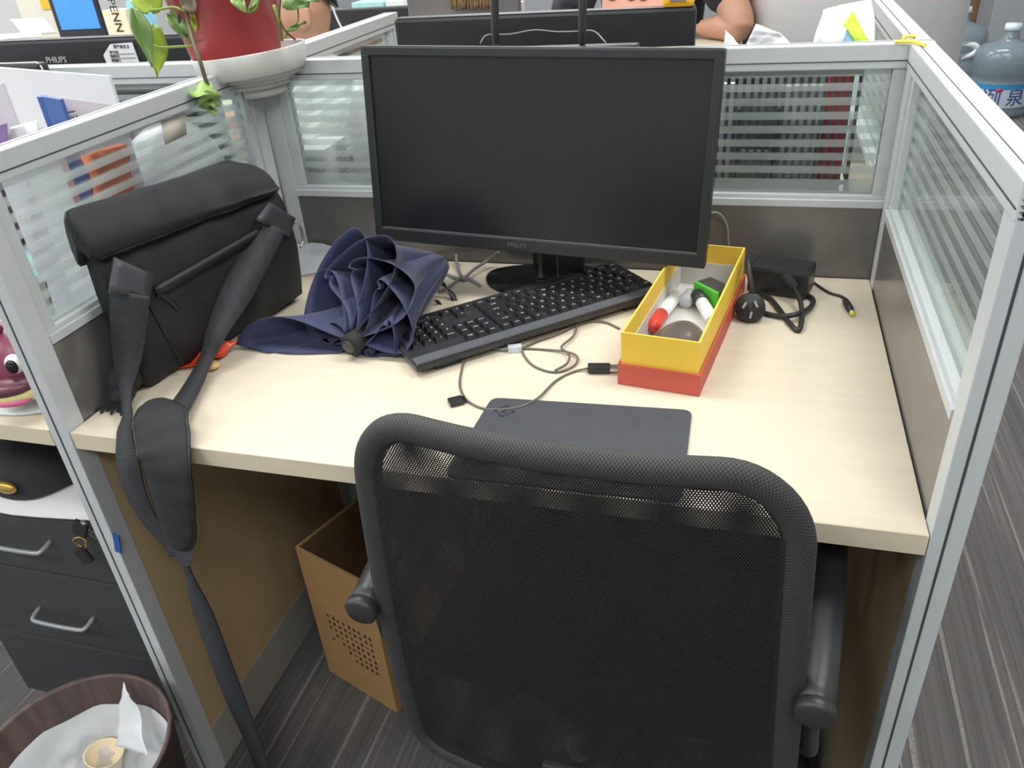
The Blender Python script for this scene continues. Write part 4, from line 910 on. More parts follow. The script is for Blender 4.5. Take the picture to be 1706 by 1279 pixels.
for i in range(9):
    th = i / 8 * PI / 2; rows.append([(0.085 * math.cos(th) * math.cos(2 * PI * j / 28), 0.095 * math.cos(th) * math.sin(2 * PI * j / 28), 0.003 + 0.085 * math.sin(th) + 0.004 * noise.noise(Vector((j * .5, i * .5, 0)))) for j in range(28)])
MB().grid(rows, closed_v=True).build('crown', 'cap_black', hp)
MB().grid([[(0.07 * math.sin(a), 0.06 + k * 0.075 * math.cos(a * 0.9) + 0.02 * math.cos(a), 0.006 + 0.012 * k - 0.01 * k * math.sin(a) ** 2) for a in [(-1 + 2 * i / 10) * 1.2 for i in range(11)]] for k in (0, 0.5, 1)]).build('peak', 'cap_black', hp); solid(hp.children[-1], 0.004)
bp_ = at(10, 812, 'z', 0.56)
MB().ball(bp_, (0.02, 0.008, 0.011), 16, 8).build('badge', 'gold', hp, world=True)
MB().ball((0, 0, 0.0885), 0.008, 10, 8).build('top_button', 'cap_black', hp)

# ---------------------------------------------------------------- neighbour desk: things seen above and through the left glass
def sheet(name, label, cat, corners, m, th=0.001, amp=0.0, seed=0, n=10, scale=18, part='sheet', group=None):
    cs = [Vector(c) for c in corners]; t = thing(name, label, cat, (sum((c.x for c in cs)) / 4, sum((c.y for c in cs)) / 4, min(c.z for c in cs)), 0, group)
    o = MB().grid(crumple(cs, n, n, amp, seed, scale)).build(part, m, t, world=True); solid(o, th); return t
def slab(name, label, cat, px, y, m, th=0.004, zb=0.75, dy=0.0, group=None, top=None):
    """upright flat thing: px = left and right top corner pixels on the plane y (right one at y+dy), standing on zb"""
    a, b = at(*px[0], 'y', y), at(*px[1], 'y', y + dy); t = thing(name, label, cat, (min(a.x, b.x), y, zb), 0, group); d = (b - a); d.z = 0; nn = Vector((-d.y, d.x, 0)).normalized() * th
    lo = Vector((0, 0, 1)); A0, B0 = Vector((a.x, a.y, zb + 0.001)), Vector((b.x, b.y, zb + 0.001)); m_ = MB()
    m_.grid([[A0, B0, B0 + nn, A0 + nn], [a, b, b + nn, a + nn]], closed_v=True, cap=True); m_.build('cover', m, t, world=True, smooth=False); return t
nm = thing('monitor', 'neighbour monitor at the far left edge, half hidden by the white board', 'monitor', (-0.70, 0.56, 0.75))
rt = at(69, 104, 'y', 0.56); mw = 0.5
MB().box(rt.x - mw, rt.x, 0.55, 0.575, 0.84, rt.z, 0.006).build('bezel', 'black_plastic', nm, world=True); MB().box(rt.x - mw + 0.012, rt.x - 0.012, 0.5485, 0.551, 0.86, rt.z - 0.012).build('screen', 'screen', nm, world=True)
MB().tube([(rt.x + 0.0005, 0.556, 0.90), (rt.x + 0.0005, 0.556, rt.z - 0.007), (rt.x - 0.006, 0.556, rt.z + 0.0005), (rt.x - 0.1, 0.556, rt.z + 0.0005), (rt.x - mw, 0.556, rt.z + 0.0005)], 0.002, n=6, smooth=0).build('silver_trim', 'metal', nm, world=True)
MB().box(rt.x - mw / 2 - 0.03, rt.x - mw / 2 + 0.03, 0.576, 0.59, 0.757, 0.95).build('neck', 'black_plastic', nm, world=True); MB().box(rt.x - mw / 2 - 0.1, rt.x - mw / 2 + 0.1, 0.5, 0.60, 0.7505, 0.757, 0.003).build('base', 'black_plastic', nm, world=True)
slab('white_board', 'large blank white card standing behind the folders on the neighbouring desk', 'board', ((-12, 112), (181, 127)), 0.44, 'paper', 0.006)
slab('blue_folder', 'blue folder standing among white papers behind the left partition', 'folder', ((70, 161), (99, 166)), 0.30, 'blue_folder', 0.006, dy=-0.01)
slab('blue_folder', 'narrow dark blue folder spine just left of the wider blue folder', 'folder', ((61, 161), (69, 162)), 0.306, 'blue_folder', 0.012)
wd_ = slab('leaflet', 'lilac white printed leaflet standing right of the blue folder', 'leaflet', ((102, 163), (200, 176)), 0.31, 'paper_lilac', 0.002, dy=0.06)
a_, b_2 = at(113, 187, 'y', 0.312), at(160, 194, 'y', 0.345)
dirv = (b_2 - a_); ang_ = math.atan2(dirv.y, dirv.x)
MB().box(0, dirv.xy.length, -0.0008, 0, -0.001, 0.001).build('printed_line', 'logo_grey', wd_)
wd_.children[-1].data.transform(Matrix.Translation(a_ - wd_.location + Vector((0, -0.003, 0))) @ Matrix.Rotation(ang_, 4, 'Z'))
text('printed_text', 'WARRANTY CARD', 0.0085, 'logo_grey', wd_, a_ + Vector((0.001, -0.003, -0.008)), Euler((PI / 2, 0, ang_)), world=True, align='LEFT')
slab('magazine', 'magazine with a purple cover at the extreme left edge of the picture', 'magazine', ((-60, 150), (3, 139)), 0.27, 'paper_lilac', 0.008, dy=0.02)
o = bpy.data.objects['magazine']
pq = [at(-20, 215, 'y', 0.268), at(12, 205, 'y', 0.268), at(14, 240, 'y', 0.268), at(-20, 245, 'y', 0.268)]
MB().grid([[pq[0], pq[1]], [pq[3], pq[2]]]).build('cover_picture', mat('purple', (130, 104, 158), 0.5, var=0.3, scale=20), o, world=True)
sheet('crumpled_paper', 'crumpled white paper left of the blue folders', 'paper', [at(14, 262, 'y', 0.27), at(66, 235, 'y', 0.28), at(64, 200, 'y', 0.29), at(20, 212, 'y', 0.28)], 'paper', 0.0008, 0.012, 2)
for i, (a, b, yy) in enumerate((((16, 240), (48, 228), 0.285), ((38, 232), (62, 215), 0.26), ((52, 232), (82, 220), 0.24))):
    slab('paper_folder', ('white paper folder at the left behind the striped glass', 'second white folder, standing in the middle of three behind the striped glass', 'white folder nearest the blue folder behind the striped glass')[i], 'folder', (a, b), yy, 'paper', 0.012, group='white folders behind the left glass')
ob = thing('snack_bag', 'shiny orange snack bag behind the left glass', 'bag', at(165, 330, 'y', 0.33) * 1)
ob.location.z = 0.75
pA = [at(128, 335, 'x', -0.055), at(204, 318, 'x', -0.055), at(192, 240, 'x', -0.06), at(134, 258, 'x', -0.06)]
o = MB().grid(crumple([Vector((pA[0].x, pA[0].y, 0.752)), Vector((pA[1].x, pA[1].y, 0.752)), pA[2], pA[3]], 12, 16, 0.02, 4, 14)).build('foil', 'orange', ob, world=True); solid(o, 0.012)
bb = thing('white_plastic_bag', 'bulky white plastic bag behind the middle of the left glass', 'plastic bag', (-0.12, 0.47, 0.75))
rows = []
for i in range(15):
    th = -PI / 2 + PI * i / 14
    rows.append([(-0.125 + (0.075 + 0.02 * noise.noise(Vector((math.cos(a) * 2, math.sin(a) * 2, i * .5)))) * math.cos(th) ** 0.6 * math.cos(a), 0.495 + (0.10 + 0.02 * noise.noise(Vector((math.cos(a) * 3, math.sin(a) * 3, i * .7)))) * math.cos(th) ** 0.6 * math.sin(a), 0.888 + 0.136 * math.sin(th)) for a in [2 * PI * j / 40 for j in range(40)]])
MB().grid(rows, closed_v=True).build('film', 'plastic_white', bb, world=True)
nt_ = thing('sticky_note', 'pale grey paper note stuck inside the left glass pane', 'note', (0, 0.36, 1.03))
q = [at(268, 202, 'x', -0.0105), at(309, 189, 'x', -0.0105), at(311, 224, 'x', -0.0105), at(275, 242, 'x', -0.0105)]
o = MB().grid([[q[0], q[1]], [q[3], q[2]]]).build('sheet', 'note', nt_, world=True); solid(o, 0.0006)
td = thing('dish', 'pale teal oval dish on the neighbouring desk, behind the striped glass', 'dish', (-0.40, 0.47, 0.75), math.radians(15))
rows = []
for r, z in ((0, 0.004), (0.6, 0.004), (0.85, 0.016), (1, 0.034), (1.0, 0.037), (0.82, 0.019), (0.58, 0.007), (0, 0.007)):
    rows.append([(0.13 * r * math.cos(2 * PI * j / 40), 0.085 * r * math.sin(2 * PI * j / 40), z) for j in range(40)])
MB().grid(rows, closed_v=True).build('bowl', 'teal', td)
ph = thing('phone', 'phone in a cream case with line drawing behind the front of the left glass', 'phone', (-0.06, 0.09, 0.75))
pq = [at(50, 548, 'y', 0.055), at(93, 530, 'y', 0.10), at(75, 468, 'y', 0.11), at(30, 492, 'y', 0.065)]
pq = [p for p in pq]; nn = (pq[1] - pq[0]).cross(pq[3] - pq[0]).normalized()
if nn.dot(CAM - pq[0]) < 0: nn = -nn
def quad3(pts, n_, t):
    m_ = MB(); m_.grid([pts, [p - n_ * t for p in pts]], closed_v=True, cap=True); return m_
quad3(pq, nn, 0.009).build('case', 'cream', ph, world=True, smooth=False)
MB().tube([p + nn * 0.0003 for p in pq + pq[:1]], 0.0014, n=6, smooth=0).build('case_edge', 'ink', ph, world=True)
dm = MB(); random.seed(5); base = pq[0].lerp(pq[1], .55).lerp(pq[3].lerp(pq[2], .55), .3) + nn * 0.0008; ux = (pq[1] - pq[0]).normalized(); uy2 = (pq[3] - pq[0]).normalized()
for k in range(14):
    q0 = base + ux * random.uniform(-.012, .012) + uy2 * random.uniform(-.014, .018)
    dm.tube([q0, q0 + ux * random.uniform(-.008, .008) + uy2 * random.uniform(-.006, .006), q0 + ux * random.uniform(-.008, .008) + uy2 * random.uniform(-.01, .01)], 0.0007, n=5)
dm.build('line_drawing', 'ink', ph, world=True)['kind'] = 'stuff'
cm = thing('desk_mat', 'pale grey quilted desk mat under the toy head', 'mat', (-0.2, 0.12, 0.75))
MB().grid([[(-0.45 + 0.40 * i / 20, 0.018 + 0.34 * j / 14 + (0.03 * (max(0, (i - 16) / 4)) ** 2 if j == 0 else 0), 0.7535 + 0.0015 * math.sin(i * 2.1) * math.sin(j * 1.7)) for i in range(21)] for j in range(15)]).build('pad', 'cloth_grey', cm, world=True); solid(cm.children[0], 0.004)
ty2 = thing('toy_head', 'shiny plum toy animal head with a wide cream-edged smile', 'toy', (-0.115, 0.055, 0.757), math.radians(20))
rows = []
MB().ball((0, 0.01, 0.058), (0.050, 0.048, 0.054), 28, 18).build('head', 'toy', ty2)
MB().ball((0.0, -0.022, 0.032), (0.048, 0.032, 0.022), 24, 14).build('muzzle', 'toy_cream', ty2)
MB().ball((0.0, -0.030, 0.041), (0.042, 0.028, 0.015), 24, 14).build('upper_lip', 'toy_dark', ty2)
MB().ball((0.004, -0.041, 0.022), (0.028, 0.014, 0.007), 18, 10).build('tongue', 'toy_pink', ty2)
for sx in (-1, 1):
    e_ = MB().ball((sx * 0.021, -0.030, 0.070), (0.012, 0.010, 0.014), 16, 10).build('eye', 'eye_white', ty2); MB().ball((sx * 0.021, -0.0375, 0.070), (0.008, 0.005, 0.010), 14, 8).build('pupil', 'black_gloss', e_)
    MB().ball((sx * 0.043, 0.012, 0.100), (0.014, 0.008, 0.016), 14, 10).build('ear', 'toy', ty2)
MB().tube([(0.008 * 0, -0.005, 0.108), (0.004, -0.012, 0.116), (0.012, -0.012, 0.114)], lambda t: 0.010 * (1 - 0.6 * t), n=12).build('tuft', 'toy_dark', ty2)

# ---------------------------------------------------------------- beyond the back partition
def back_monitor(label, xc, y, ztop, wdt=0.54, hgt=0.32):
    t = thing('monitor', label, 'monitor', (xc, y + 0.02, 0.75))
    sh = MB().box(xc - wdt / 2, xc + wdt / 2, y, y + 0.02, ztop - hgt, ztop, 0.006).box(xc - 0.17, xc + 0.17, y - 0.028, y, ztop - hgt + 0.03, ztop - 0.09, 0.01).build('back_shell', 'black_plastic', t, world=True)
    MB().box(xc - wdt / 2 + 0.004, xc + wdt / 2 - 0.004, y + 0.002, y + 0.03, ztop, ztop + 0.001).build('top_edge', 'bezel_hi', t, world=True)
    MB().box(xc - wdt / 2 + 0.012, xc + wdt / 2 - 0.012, y + 0.02, y + 0.0215, ztop - hgt + 0.02, ztop - 0.012).build('screen', 'screen', t, world=True)
    MB().box(xc - 0.035, xc + 0.035, y - 0.05, y - 0.03, 0.757, ztop - 0.15, 0.003).build('neck', 'black_plastic', t, world=True)
    MB().box(xc - 0.11, xc + 0.11, y - 0.12, y + 0.06, 0.7508, 0.757, 0.003).build('base', 'black_plastic', t, world=True); return t
oa, ob_ = at(655, 30, 'y', 0.84), at(1160, 14, 'y', 0.84)
back_monitor('black back of the monitor facing away beyond the back partition, behind ours', (oa.x + ob_.x) / 2, 0.84, (oa.z + ob_.z) / 2, ob_.x - oa.x)
pm = back_monitor('black back of a monitor with a grey brand name, upper left', -0.50, 0.80, at(150, 64, 'y', 0.80).z, 0.54)
text('brand_logo', 'PHILIPS', 0.0165, 'logo_light', pm, at(94, 100, 'y', 0.80) + Vector((0, -0.0006, 0)), (PI / 2, 0, 0), world=True)
ac = thing('asset_card', 'white asset label card with Chinese print hanging on the upper left monitor', 'card', at(205, 90, 'y', 0.79))
poly = [at(*q, 'y', 0.795) for q in ((172, 92), (183, 74), (219, 71), (233, 110), (181, 113))]
MB().prism([(p.x, p.z) for p in poly], 0.795, 0.798, 'xz').build('card', 'paper', ac, world=True)
text('card_title', '资产标识卡', 0.0078, 'ink', ac, at(202, 78, 'y', 0.7945), (PI / 2, 0.03, 0), world=True)
for k in range(4):
    text('card_row', ('资产名称:', '规格型号:', '使用部门:', '责任人:')[k], 0.0055, 'ink', ac, at(182 + 2 * k, 87 + 7 * k, 'y', 0.7945), (PI / 2, 0.03, 0), world=True, align='LEFT')
    a, b = at(182 + 2 * k, 90.5 + 7 * k, 'y', 0.7945), at(224 + 2 * k, 89 + 7 * k, 'y', 0.7945)
    MB().box(a.x, b.x, 0.7943, 0.7949, a.z - 0.0004, a.z + 0.0004).build('card_rule', 'logo_grey', ac, world=True)
sl = thing('serial_sticker', 'tiny white sticker on the upper left monitor beside the lime leaf', 'sticker', at(255, 104, 'y', 0.795))
MB().box(-0.011, 0.011, -0.001, 0.001, -0.006, 0.006).build('sheet', 'paper', sl); MB().box(-0.007, 0.007, -0.0014, -0.001, -0.003, 0.002).build('barcode', 'ink', sl)
# router with aerials standing on the partition rail, hidden body
ro = thing('wifi_router', 'black router on the back partition rail with two upright aerials', 'router', (0.56, 0.627, 1.0998))
MB().box(-0.12, 0.09, -0.011, 0.011, 0.0008, 0.0075, 0.0025).build('body', 'black_plastic', ro)
for px, b_x in ((825, 0), (970, 1)):
    a, b = at(826 if not b_x else 970, 76, 'y', 0.63), at(822 if not b_x else 971, -70, 'y', 0.64)
    MB().tube([a, a.lerp(b, 0.2), b], lambda t: 0.0042 + 0.0022 * min(1, t * 2), n=12).build('aerial', 'black_plastic', ro, world=True)
MB().tube([at(800, 72, 'y', 0.64), at(812, 58, 'y', 0.66), at(850, 57, 'y', 0.68), at(890, 50, 'y', 0.68), at(930, 53, 'y', 0.68), at(965, 52, 'y', 0.68), at(990, 52, 'y', 0.68), at(1010, 72, 'y', 0.64)], 0.0010).build('cord', 'cord_grey', ro, world=True)
# multimeter on the opposite monitor
mm = thing('multimeter', 'yellow multimeter perched on the monitor beyond the partition', 'meter', at(1130, 8, 'y', 0.85))
c_ = at(1130, 13, 'y', 0.842)
MB().box(c_.x - 0.026, c_.x + 0.026, 0.835, 0.866, c_.z + 0.001, c_.z + 0.10, 0.008).build('case', 'meter_yellow', mm, world=True)
MB().box(c_.x - 0.013, c_.x + 0.013, 0.8335, 0.836, c_.z + 0.010, c_.z + 0.055).build('face', 'meter_lcd', mm, world=True)
# wire file rack and papers beyond the back partition, right
fr2 = thing('file_rack', 'black slatted metal file rack behind the right half of the back glass', 'rack', (0.88, 0.70, 0.75))
rx0, rx1 = 0.745, 0.975
MB().box(rx0, rx1, 0.665, 0.80, 0.7508, 0.754).build('rack_base', 'rack_grey', fr2, world=True)
for zz in (0.80, 0.885, 0.97, 1.05): MB().box(rx0, rx1, 0.664, 0.668, zz, zz + 0.006).build('cross_bar', 'rack_grey', fr2, world=True)
k = rx0
while k < rx1:
    MB().box(k, k + 0.0052, 0.668, 0.671, 0.754, 1.055).build('slat', 'rack_grey', fr2, world=True); k += 0.0118
for xx in (0.80, 0.86, 0.925): MB().box(xx, xx + 0.003, 0.672, 0.80, 0.754, 1.0).build('divider', 'rack_grey', fr2, world=True)
MB().box(rx0, rx1, 0.797, 0.80, 0.754, 1.05).build('back_plate', 'rack_back', fr2, world=True)
def infold(label, xa, xb, z1, m, y=0.69, cat='folder', th=0.012):
    t = thing('file_folder', label, cat, (xa, y, 0.754), 0, 'folders in the black file rack'); MB().box(xa, xb, y, y + th, 0.7548, z1, 0.001).build('cover', m, t, world=True)
infold('pale blue folder in the left bay of the black file rack', 0.752, 0.797, 1.035, 'paper_lilac')
infold('white folder in the second bay of the black file rack', 0.866, 0.922, 1.03, 'paper')
infold('red folder in the right bay of the black file rack', 0.93, 0.962, 1.045, 'red')
infold('grey folder in the bay beside the white folder of the rack', 0.805, 0.856, 0.93, 'alu_dark')
sheet('crumpled_paper', 'small pointed white paper sticking up just right of our monitor', 'paper', [at(1206, 84, 'y', 0.66), at(1236, 82, 'y', 0.66), at(1222, 62, 'y', 0.665), at(1209, 50, 'y', 0.665)], 'paper', 0.0008, 0.003, 1)
sheet('crumpled_paper', 'wide crumpled white tissue sticking up above the back glass', 'paper', [at(1240, 84, 'y', 0.665), at(1324, 80, 'y', 0.665), at(1300, 55, 'y', 0.675), at(1258, 40, 'y', 0.675)], 'paper', 0.0008, 0.008, 6, n=14, scale=40)
wpk = thing('plastic_packet', 'white plastic packet with a lime green patch above the back right corner', 'packet', (0.95, 0.68, 1.05))
o = MB().grid(crumple([at(1352, 84, 'y', 0.66), at(1460, 80, 'y', 0.665), at(1453, -4, 'y', 0.70), at(1372, 16, 'y', 0.70)], 14, 14, 0.008, 9, 25)).build('film', 'plastic_white', wpk, world=True); solid(o, 0.001)
o = MB().grid(crumple([at(1428, 76, 'y', 0.652), at(1450, 72, 'y', 0.652), at(1420, 18, 'y', 0.668), at(1404, 40, 'y', 0.66)], 10, 10, 0.005, 9, 25)).build('green_print', 'lime', wpk, world=True); solid(o, 0.0008)
o = MB().grid(crumple([at(1408, 74, 'y', 0.653), at(1432, 77, 'y', 0.653), at(1412, 44, 'y', 0.66), at(1404, 56, 'y', 0.656)], 8, 8, 0.003, 9, 25)).build('blue_print', 'sky_blue', wpk, world=True); solid(o, 0.0008)
sheet('crumpled_paper', 'white paper flap lying in front of the green packet', 'paper', [at(1368, 80, 'y', 0.650), at(1402, 79, 'y', 0.650), at(1410, 48, 'y', 0.652), at(1374, 20, 'y', 0.66)], 'paper', 0.0008, 0.005, 12)
# white bag seen through the left part of the back glass
b3 = thing('white_plastic_bag', 'puffy white plastic bag behind the glass left of our monitor', 'plastic bag', (0.10, 0.75, 0.75))
rows = []
for i in range(17):
    th = -PI / 2 + PI * i / 16
    rows.append([(0.150 + (0.062 + 0.03 * noise.noise(Vector((math.cos(a) * 2, math.sin(a) * 2, i * .5)))) * max(0, math.cos(th)) ** 0.5 * math.cos(a), 0.76 + 0.08 * max(0, math.cos(th)) ** 0.6 * math.sin(a), 0.905 + 0.152 * math.sin(th)) for a in [2 * PI * j / 44 for j in range(44)]])
MB().grid(rows, closed_v=True).build('film', 'plastic_white', b3, world=True)
rbx = thing('red_box', 'red carton beside the puffy bag behind the glass left of our monitor', 'box', (0.27, 0.69, 0.75))
MB().box(0.243, 0.31, 0.662, 0.73, 0.751, 1.05, 0.002).build('carton', 'red', rbx, world=True); MB().box(0.242, 0.311, 0.6605, 0.662, 0.90, 0.94).build('printed_band', 'paper', rbx, world=True)
ppx = thing('paper_pile', 'stack of white papers behind the glass beside the left corner post', 'papers', (0.025, 0.72, 0.75))
for k in range(6):
    m_ = MB().box(-0.028, 0.028, -0.05, 0.05, 0, 0.03, 0.001, rot=Matrix.Rotation((k * 37 % 9 - 4) * 0.05, 3, 'Z')); m_.b.transform(Matrix.Translation((0.042, 0.705, 0.752 + k * 0.031))); m_.build('ream', ('paper', 'paper_lilac', 'paper', 'note', 'paper_lilac', 'paper')[k], ppx, world=True)

# ---------------------------------------------------------------- row behind: screens, boxes
desk('pale desk behind the seated person, carrying a dark monitor back', -0.41, 0.14, 1.95, 2.38, leg_x=(-0.4, 0.11))
dk = thing('monitor', 'dark monitor back behind the seated person', 'monitor', (-0.1, 2.05, 0.75))
a, b = at(520, 16, 'y', 2.02), at(672, 12, 'y', 2.02)
MB().box(a.x - 0.1, b.x + 0.1, 2.02, 2.05, 0.78, (a.z + b.z) / 2, 0.006).build('back_shell', 'black_plastic', dk, world=True)
MB().box(-0.17, -0.09, 2.051, 2.07, 0.757, 0.86).build('neck', 'black_plastic', dk, world=True); MB().box(-0.25, -0.02, 2.0, 2.15, 0.7508, 0.757).build('base', 'black_plastic', dk, world=True)
p2 = thing('screen_divider', 'dark fabric divider across the aisle beyond the two aerials', 'divider', (0.4, 1.9, 0))
a, b = at(672, -2, 'y', 1.9), at(800, -8, 'y', 1.9)
MB().box(a.x + 0.01, b.x + 0.12, 1.9, 1.93, 0.0, a.z + 0.03, 0.004).build('panel', 'panel_dark', p2, world=True)
MB().box(a.x + 0.01, b.x + 0.12, 1.895, 1.935, a.z + 0.03, a.z + 0.05, 0.002).build('top_trim', 'alu', p2, world=True)
fu = thing('fur_throw', 'brown fringed throw hanging over the dark divider', 'throw', (0.32, 1.88, 0.9))
a, b = at(752, 8, 'y', 1.885), at(816, 16, 'y', 1.885)
fm = MB()
for i in range(34):
    x = a.x + (b.x - a.x) * i / 33; fm.tube([(x, 1.892, a.z + 0.09), (x + 0.003 * math.sin(i), 1.884, a.z + 0.03), (x + 0.005 * math.sin(i * 2.3), 1.884, a.z - 0.012 + 0.006 * math.sin(i * 1.7))], 0.0035, n=5)
fm.build('fringe', 'brown_fur', fu, world=True)
def boxthing(name, label, cat, px, y, m, dep=0.1, zb=0.75, part='carton', group=None):
    a, b = at(*px[0], 'y', y), at(*px[1], 'y', y); t = thing(name, label, cat, ((a.x + b.x) / 2, y, zb), 0, group)
    MB().box(a.x, b.x, y, y + dep, zb + 0.001, max(a.z, b.z), 0.003).build(part, m, t, world=True); return t
desk('desk of the next row at the upper left, below the blue screen', -1.5, -0.43, 1.5, 2.0, leg_x=(-1.45, -0.46))
lt = thing('laptop', 'laptop with a glowing blue screen at the upper left', 'laptop', (-0.85, 1.6, 0.75))
a, b = at(100, 57, 'y', 1.55), at(170, 55, 'y', 1.55); tp = 1.10; zt = a.z
MB().box(a.x - 0.005, b.x + 0.01, 1.552, 1.566, 0.99 - 0.2, tp + 0.08, 0.003).build('lid', 'black_plastic', lt, world=True)
MB().box(a.x + 0.012, b.x, 1.5505, 1.5525, a.z + 0.012, tp + 0.06).build('screen', 'laptop_screen', lt, world=True)
MB().box(a.x - 0.005, b.x + 0.01, 1.552, 1.75, 0.752, 0.79, 0.003).build('riser', 'black_plastic', lt, world=True)
bk = boxthing('book_box', 'cream box with large dark letters beside the blue screen', 'box', ((176, 40), (214, 40)), 1.5, 'cream', 0.05)
for ch_ in (bk.children[0],):
    for v in ch_.data.vertices:
        if v.co.z > 0.1: v.co.z = 0.36
text('printed_title', 'PENN', 0.036, 'ink', bk, at(192, 26, 'y', 1.4985), Euler((PI / 2, PI / 2, 0)), world=True)
boxthing('blue_carton', 'sky blue carton right of the cream lettered box', 'box', ((216, 30), (238, 30)), 1.52, 'sky_blue', 0.06)
for ob2 in [o for o in bpy.data.objects if o.name.startswith('blue_carton')]:
    for v in ob2.children[0].data.vertices:
        if v.co.z > 0.1: v.co.z = 0.38
bgx = boxthing('beige_carton', 'beige carton with an orange sticker, left of the blue screen', 'box', ((36, 30), (92, 30)), 1.62, 'note', 0.15)
for v in bgx.children[0].data.vertices:
    if v.co.z > 0.1: v.co.z = 0.42
a, b = at(70, 16, 'y', 1.615), at(86, -6, 'y', 1.615)
MB().box(a.x, b.x, 1.617, 1.6205, a.z, b.z).build('orange_sticker', 'meter_yellow', bgx, world=True)
sheet('white_tablet', 'white flat tray leaning in front of the beige carton', 'tray', [at(38, 58, 'y', 1.3), at(94, 54, 'y', 1.3), at(72, 30, 'y', 1.36), at(18, 33, 'y', 1.36)], 'paper', 0.004)
sheet('white_papers', 'white papers lying left of the tray at the upper left edge', 'papers', [at(-20, 68, 'y', 1.2), at(70, 60, 'y', 1.2), at(66, 52, 'y', 1.26), at(-20, 60, 'y', 1.26)], 'paper', 0.003, 0.004)
boxthing('storage_bin', 'pale green plastic storage bin behind the seated person', 'bin', ((585, 5), (638, 5)), 3.1, 'teal', 0.25, 0.75, 'tub')
boxthing('storage_bin', 'white plastic storage bin at the top right of the dark monitor back', 'bin', ((642, 2), (672, 2)), 3.1, 'plastic_white', 0.25, 0.75, 'tub')
desk('long desk of the far row, with the storage bins on it', -1.4, 0.55, 3.0, 3.6, leg_x=(-1.35, 0.5))
boxthing('white_carton', 'small white carton between the two aerials', 'box', ((833, 6), (866, 5)), 2.12, 'paper', 0.06, 0.75)
ppt = thing('picture_card', 'peach coloured poster with dark spots above the monitor beyond the partition', 'poster', (0.56, 1.22, 0.75))
a, b = at(1003, 14, 'y', 1.22), at(1112, 9, 'y', 1.22)
MB().box(a.x, b.x, 1.22, 1.23, 0.751, a.z + 0.16, 0.002).build('card', 'peach', ppt, world=True)
for px in (1020, 1052, 1072):
    c_ = at(px, -4, 'y', 1.219); MB().ball(c_, (0.010, 0.0015, 0.006), 12, 6).build('printed_spot', 'ink', ppt, world=True)

# ---------------------------------------------------------------- pillar, water bottles, wall things at right
pi_ = thing('pillar', 'broad white round pillar behind the right partition', 'pillar', (1.085, 2.2, 0))
MB().lathe([(0.0, 0.0), (0.318, 0.0), (0.318, 2.75)], (0, 0, 0), 72).build('shaft', 'pillar_white', pi_)
def bottle(label, x, y, R, Hh, lab=True):
    t = thing('water_bottle', label, 'bottle', (x, y, 0), 0, 'big water bottles behind the pillar')
    prof = [(0, 0.004), (0.85, 0.0), (0.97, 0.02), (1.0, 0.06), (0.94, 0.09), (1.0, 0.12), (1.0, 0.40), (0.95, 0.43), (1.0, 0.46), (1.0, 0.66), (0.96, 0.72), (0.78, 0.78), (0.45, 0.81), (0.26, 0.84), (0.23, 0.94), (0.23, 0.95)]
    MB().lathe([(R * r, Hh * z) for r, z in prof], (0, 0, 0.001), 48).build('body', 'water_blue', t)
    MB().lathe([(0, 0.93 * Hh), (0.25 * R, 0.93 * Hh), (0.27 * R, 0.94 * Hh), (0.25 * R, 1.0 * Hh), (0, 1.0 * Hh)], (0, 0, 0.002), 28).build('cap', 'bottle_cap', t)
    if lab:
        lb = MB().lathe([(R * 1.004, Hh * 0.13), (R * 1.004, Hh * 0.39)], (0, 0, 0), 48).build('label', 'label_white', t)
        MB().lathe([(R * 1.007, Hh * 0.335), (R * 1.007, Hh * 0.392)], (0, 0, 0), 48).build('label_band', 'label_blue', lb)
        MB().ball((-0.11 * R * 2, -R * 1.0, Hh * 0.33), (R * .12, 0.003, R * .06), 12, 6).build('label_emblem', 'red', lb)
        for dx, c in ((-0.42, '冽'), (0.32, '泉')):
            a = dx; text('label_text', c, R * 0.62, 'ink_blue', lb, (R * 1.01 * math.sin(a), -R * 1.01 * math.cos(a), Hh * 0.235), Euler((PI / 2, 0, a)))
    return t
bc = at(1655, 188, 'z', 0.0)
bottle('large clear blue water bottle with a printed label, standing on the carpet at right', bc.x, bc.y, 0.17, 0.50)
bc2 = at(1606, 150, 'z', 0.08)
bottle('second water bottle half hidden between the pillar and the labelled bottle', bc2.x - 0.02, bc2.y + 0.35, 0.17, 0.52, False)
hl = thing('carry_handle', 'white curved carrying handle resting on the half hidden water bottle', 'handle', at(1610, 90, 'y', bc2.y + 0.2))
MB().tube([at(1598, 75, 'y', bc2.y + .2), at(1618, 74, 'y', bc2.y + .2), at(1628, 80, 'y', bc2.y + .2), at(1620, 90, 'y', bc2.y + .2), at(1600, 96, 'y', bc2.y + .2)], 0.02, n=10).build('grip', 'plastic_white', hl, world=True)
cbn = thing('grey_cabinet', 'plain tall grey cabinet behind the labelled water bottle', 'cabinet', (2.9, 6.3, 0))
a = at(1645, 60, 'y', 6.3)
MB().box(a.x, a.x + 1.2, 6.3, 6.75, 0.02, 2.0, 0.006).build('body', 'grey_wall', cbn, world=True); MB().box(a.x + 0.02, a.x + 1.18, 6.32, 6.74, 0.0, 0.02).build('plinth', 'brown_wood', cbn, world=True)
MB().box(a.x + 0.58, a.x + 0.6, 6.285, 6.3, 0.9, 1.1, 0.003).build('handle', 'alu', cbn, world=True)

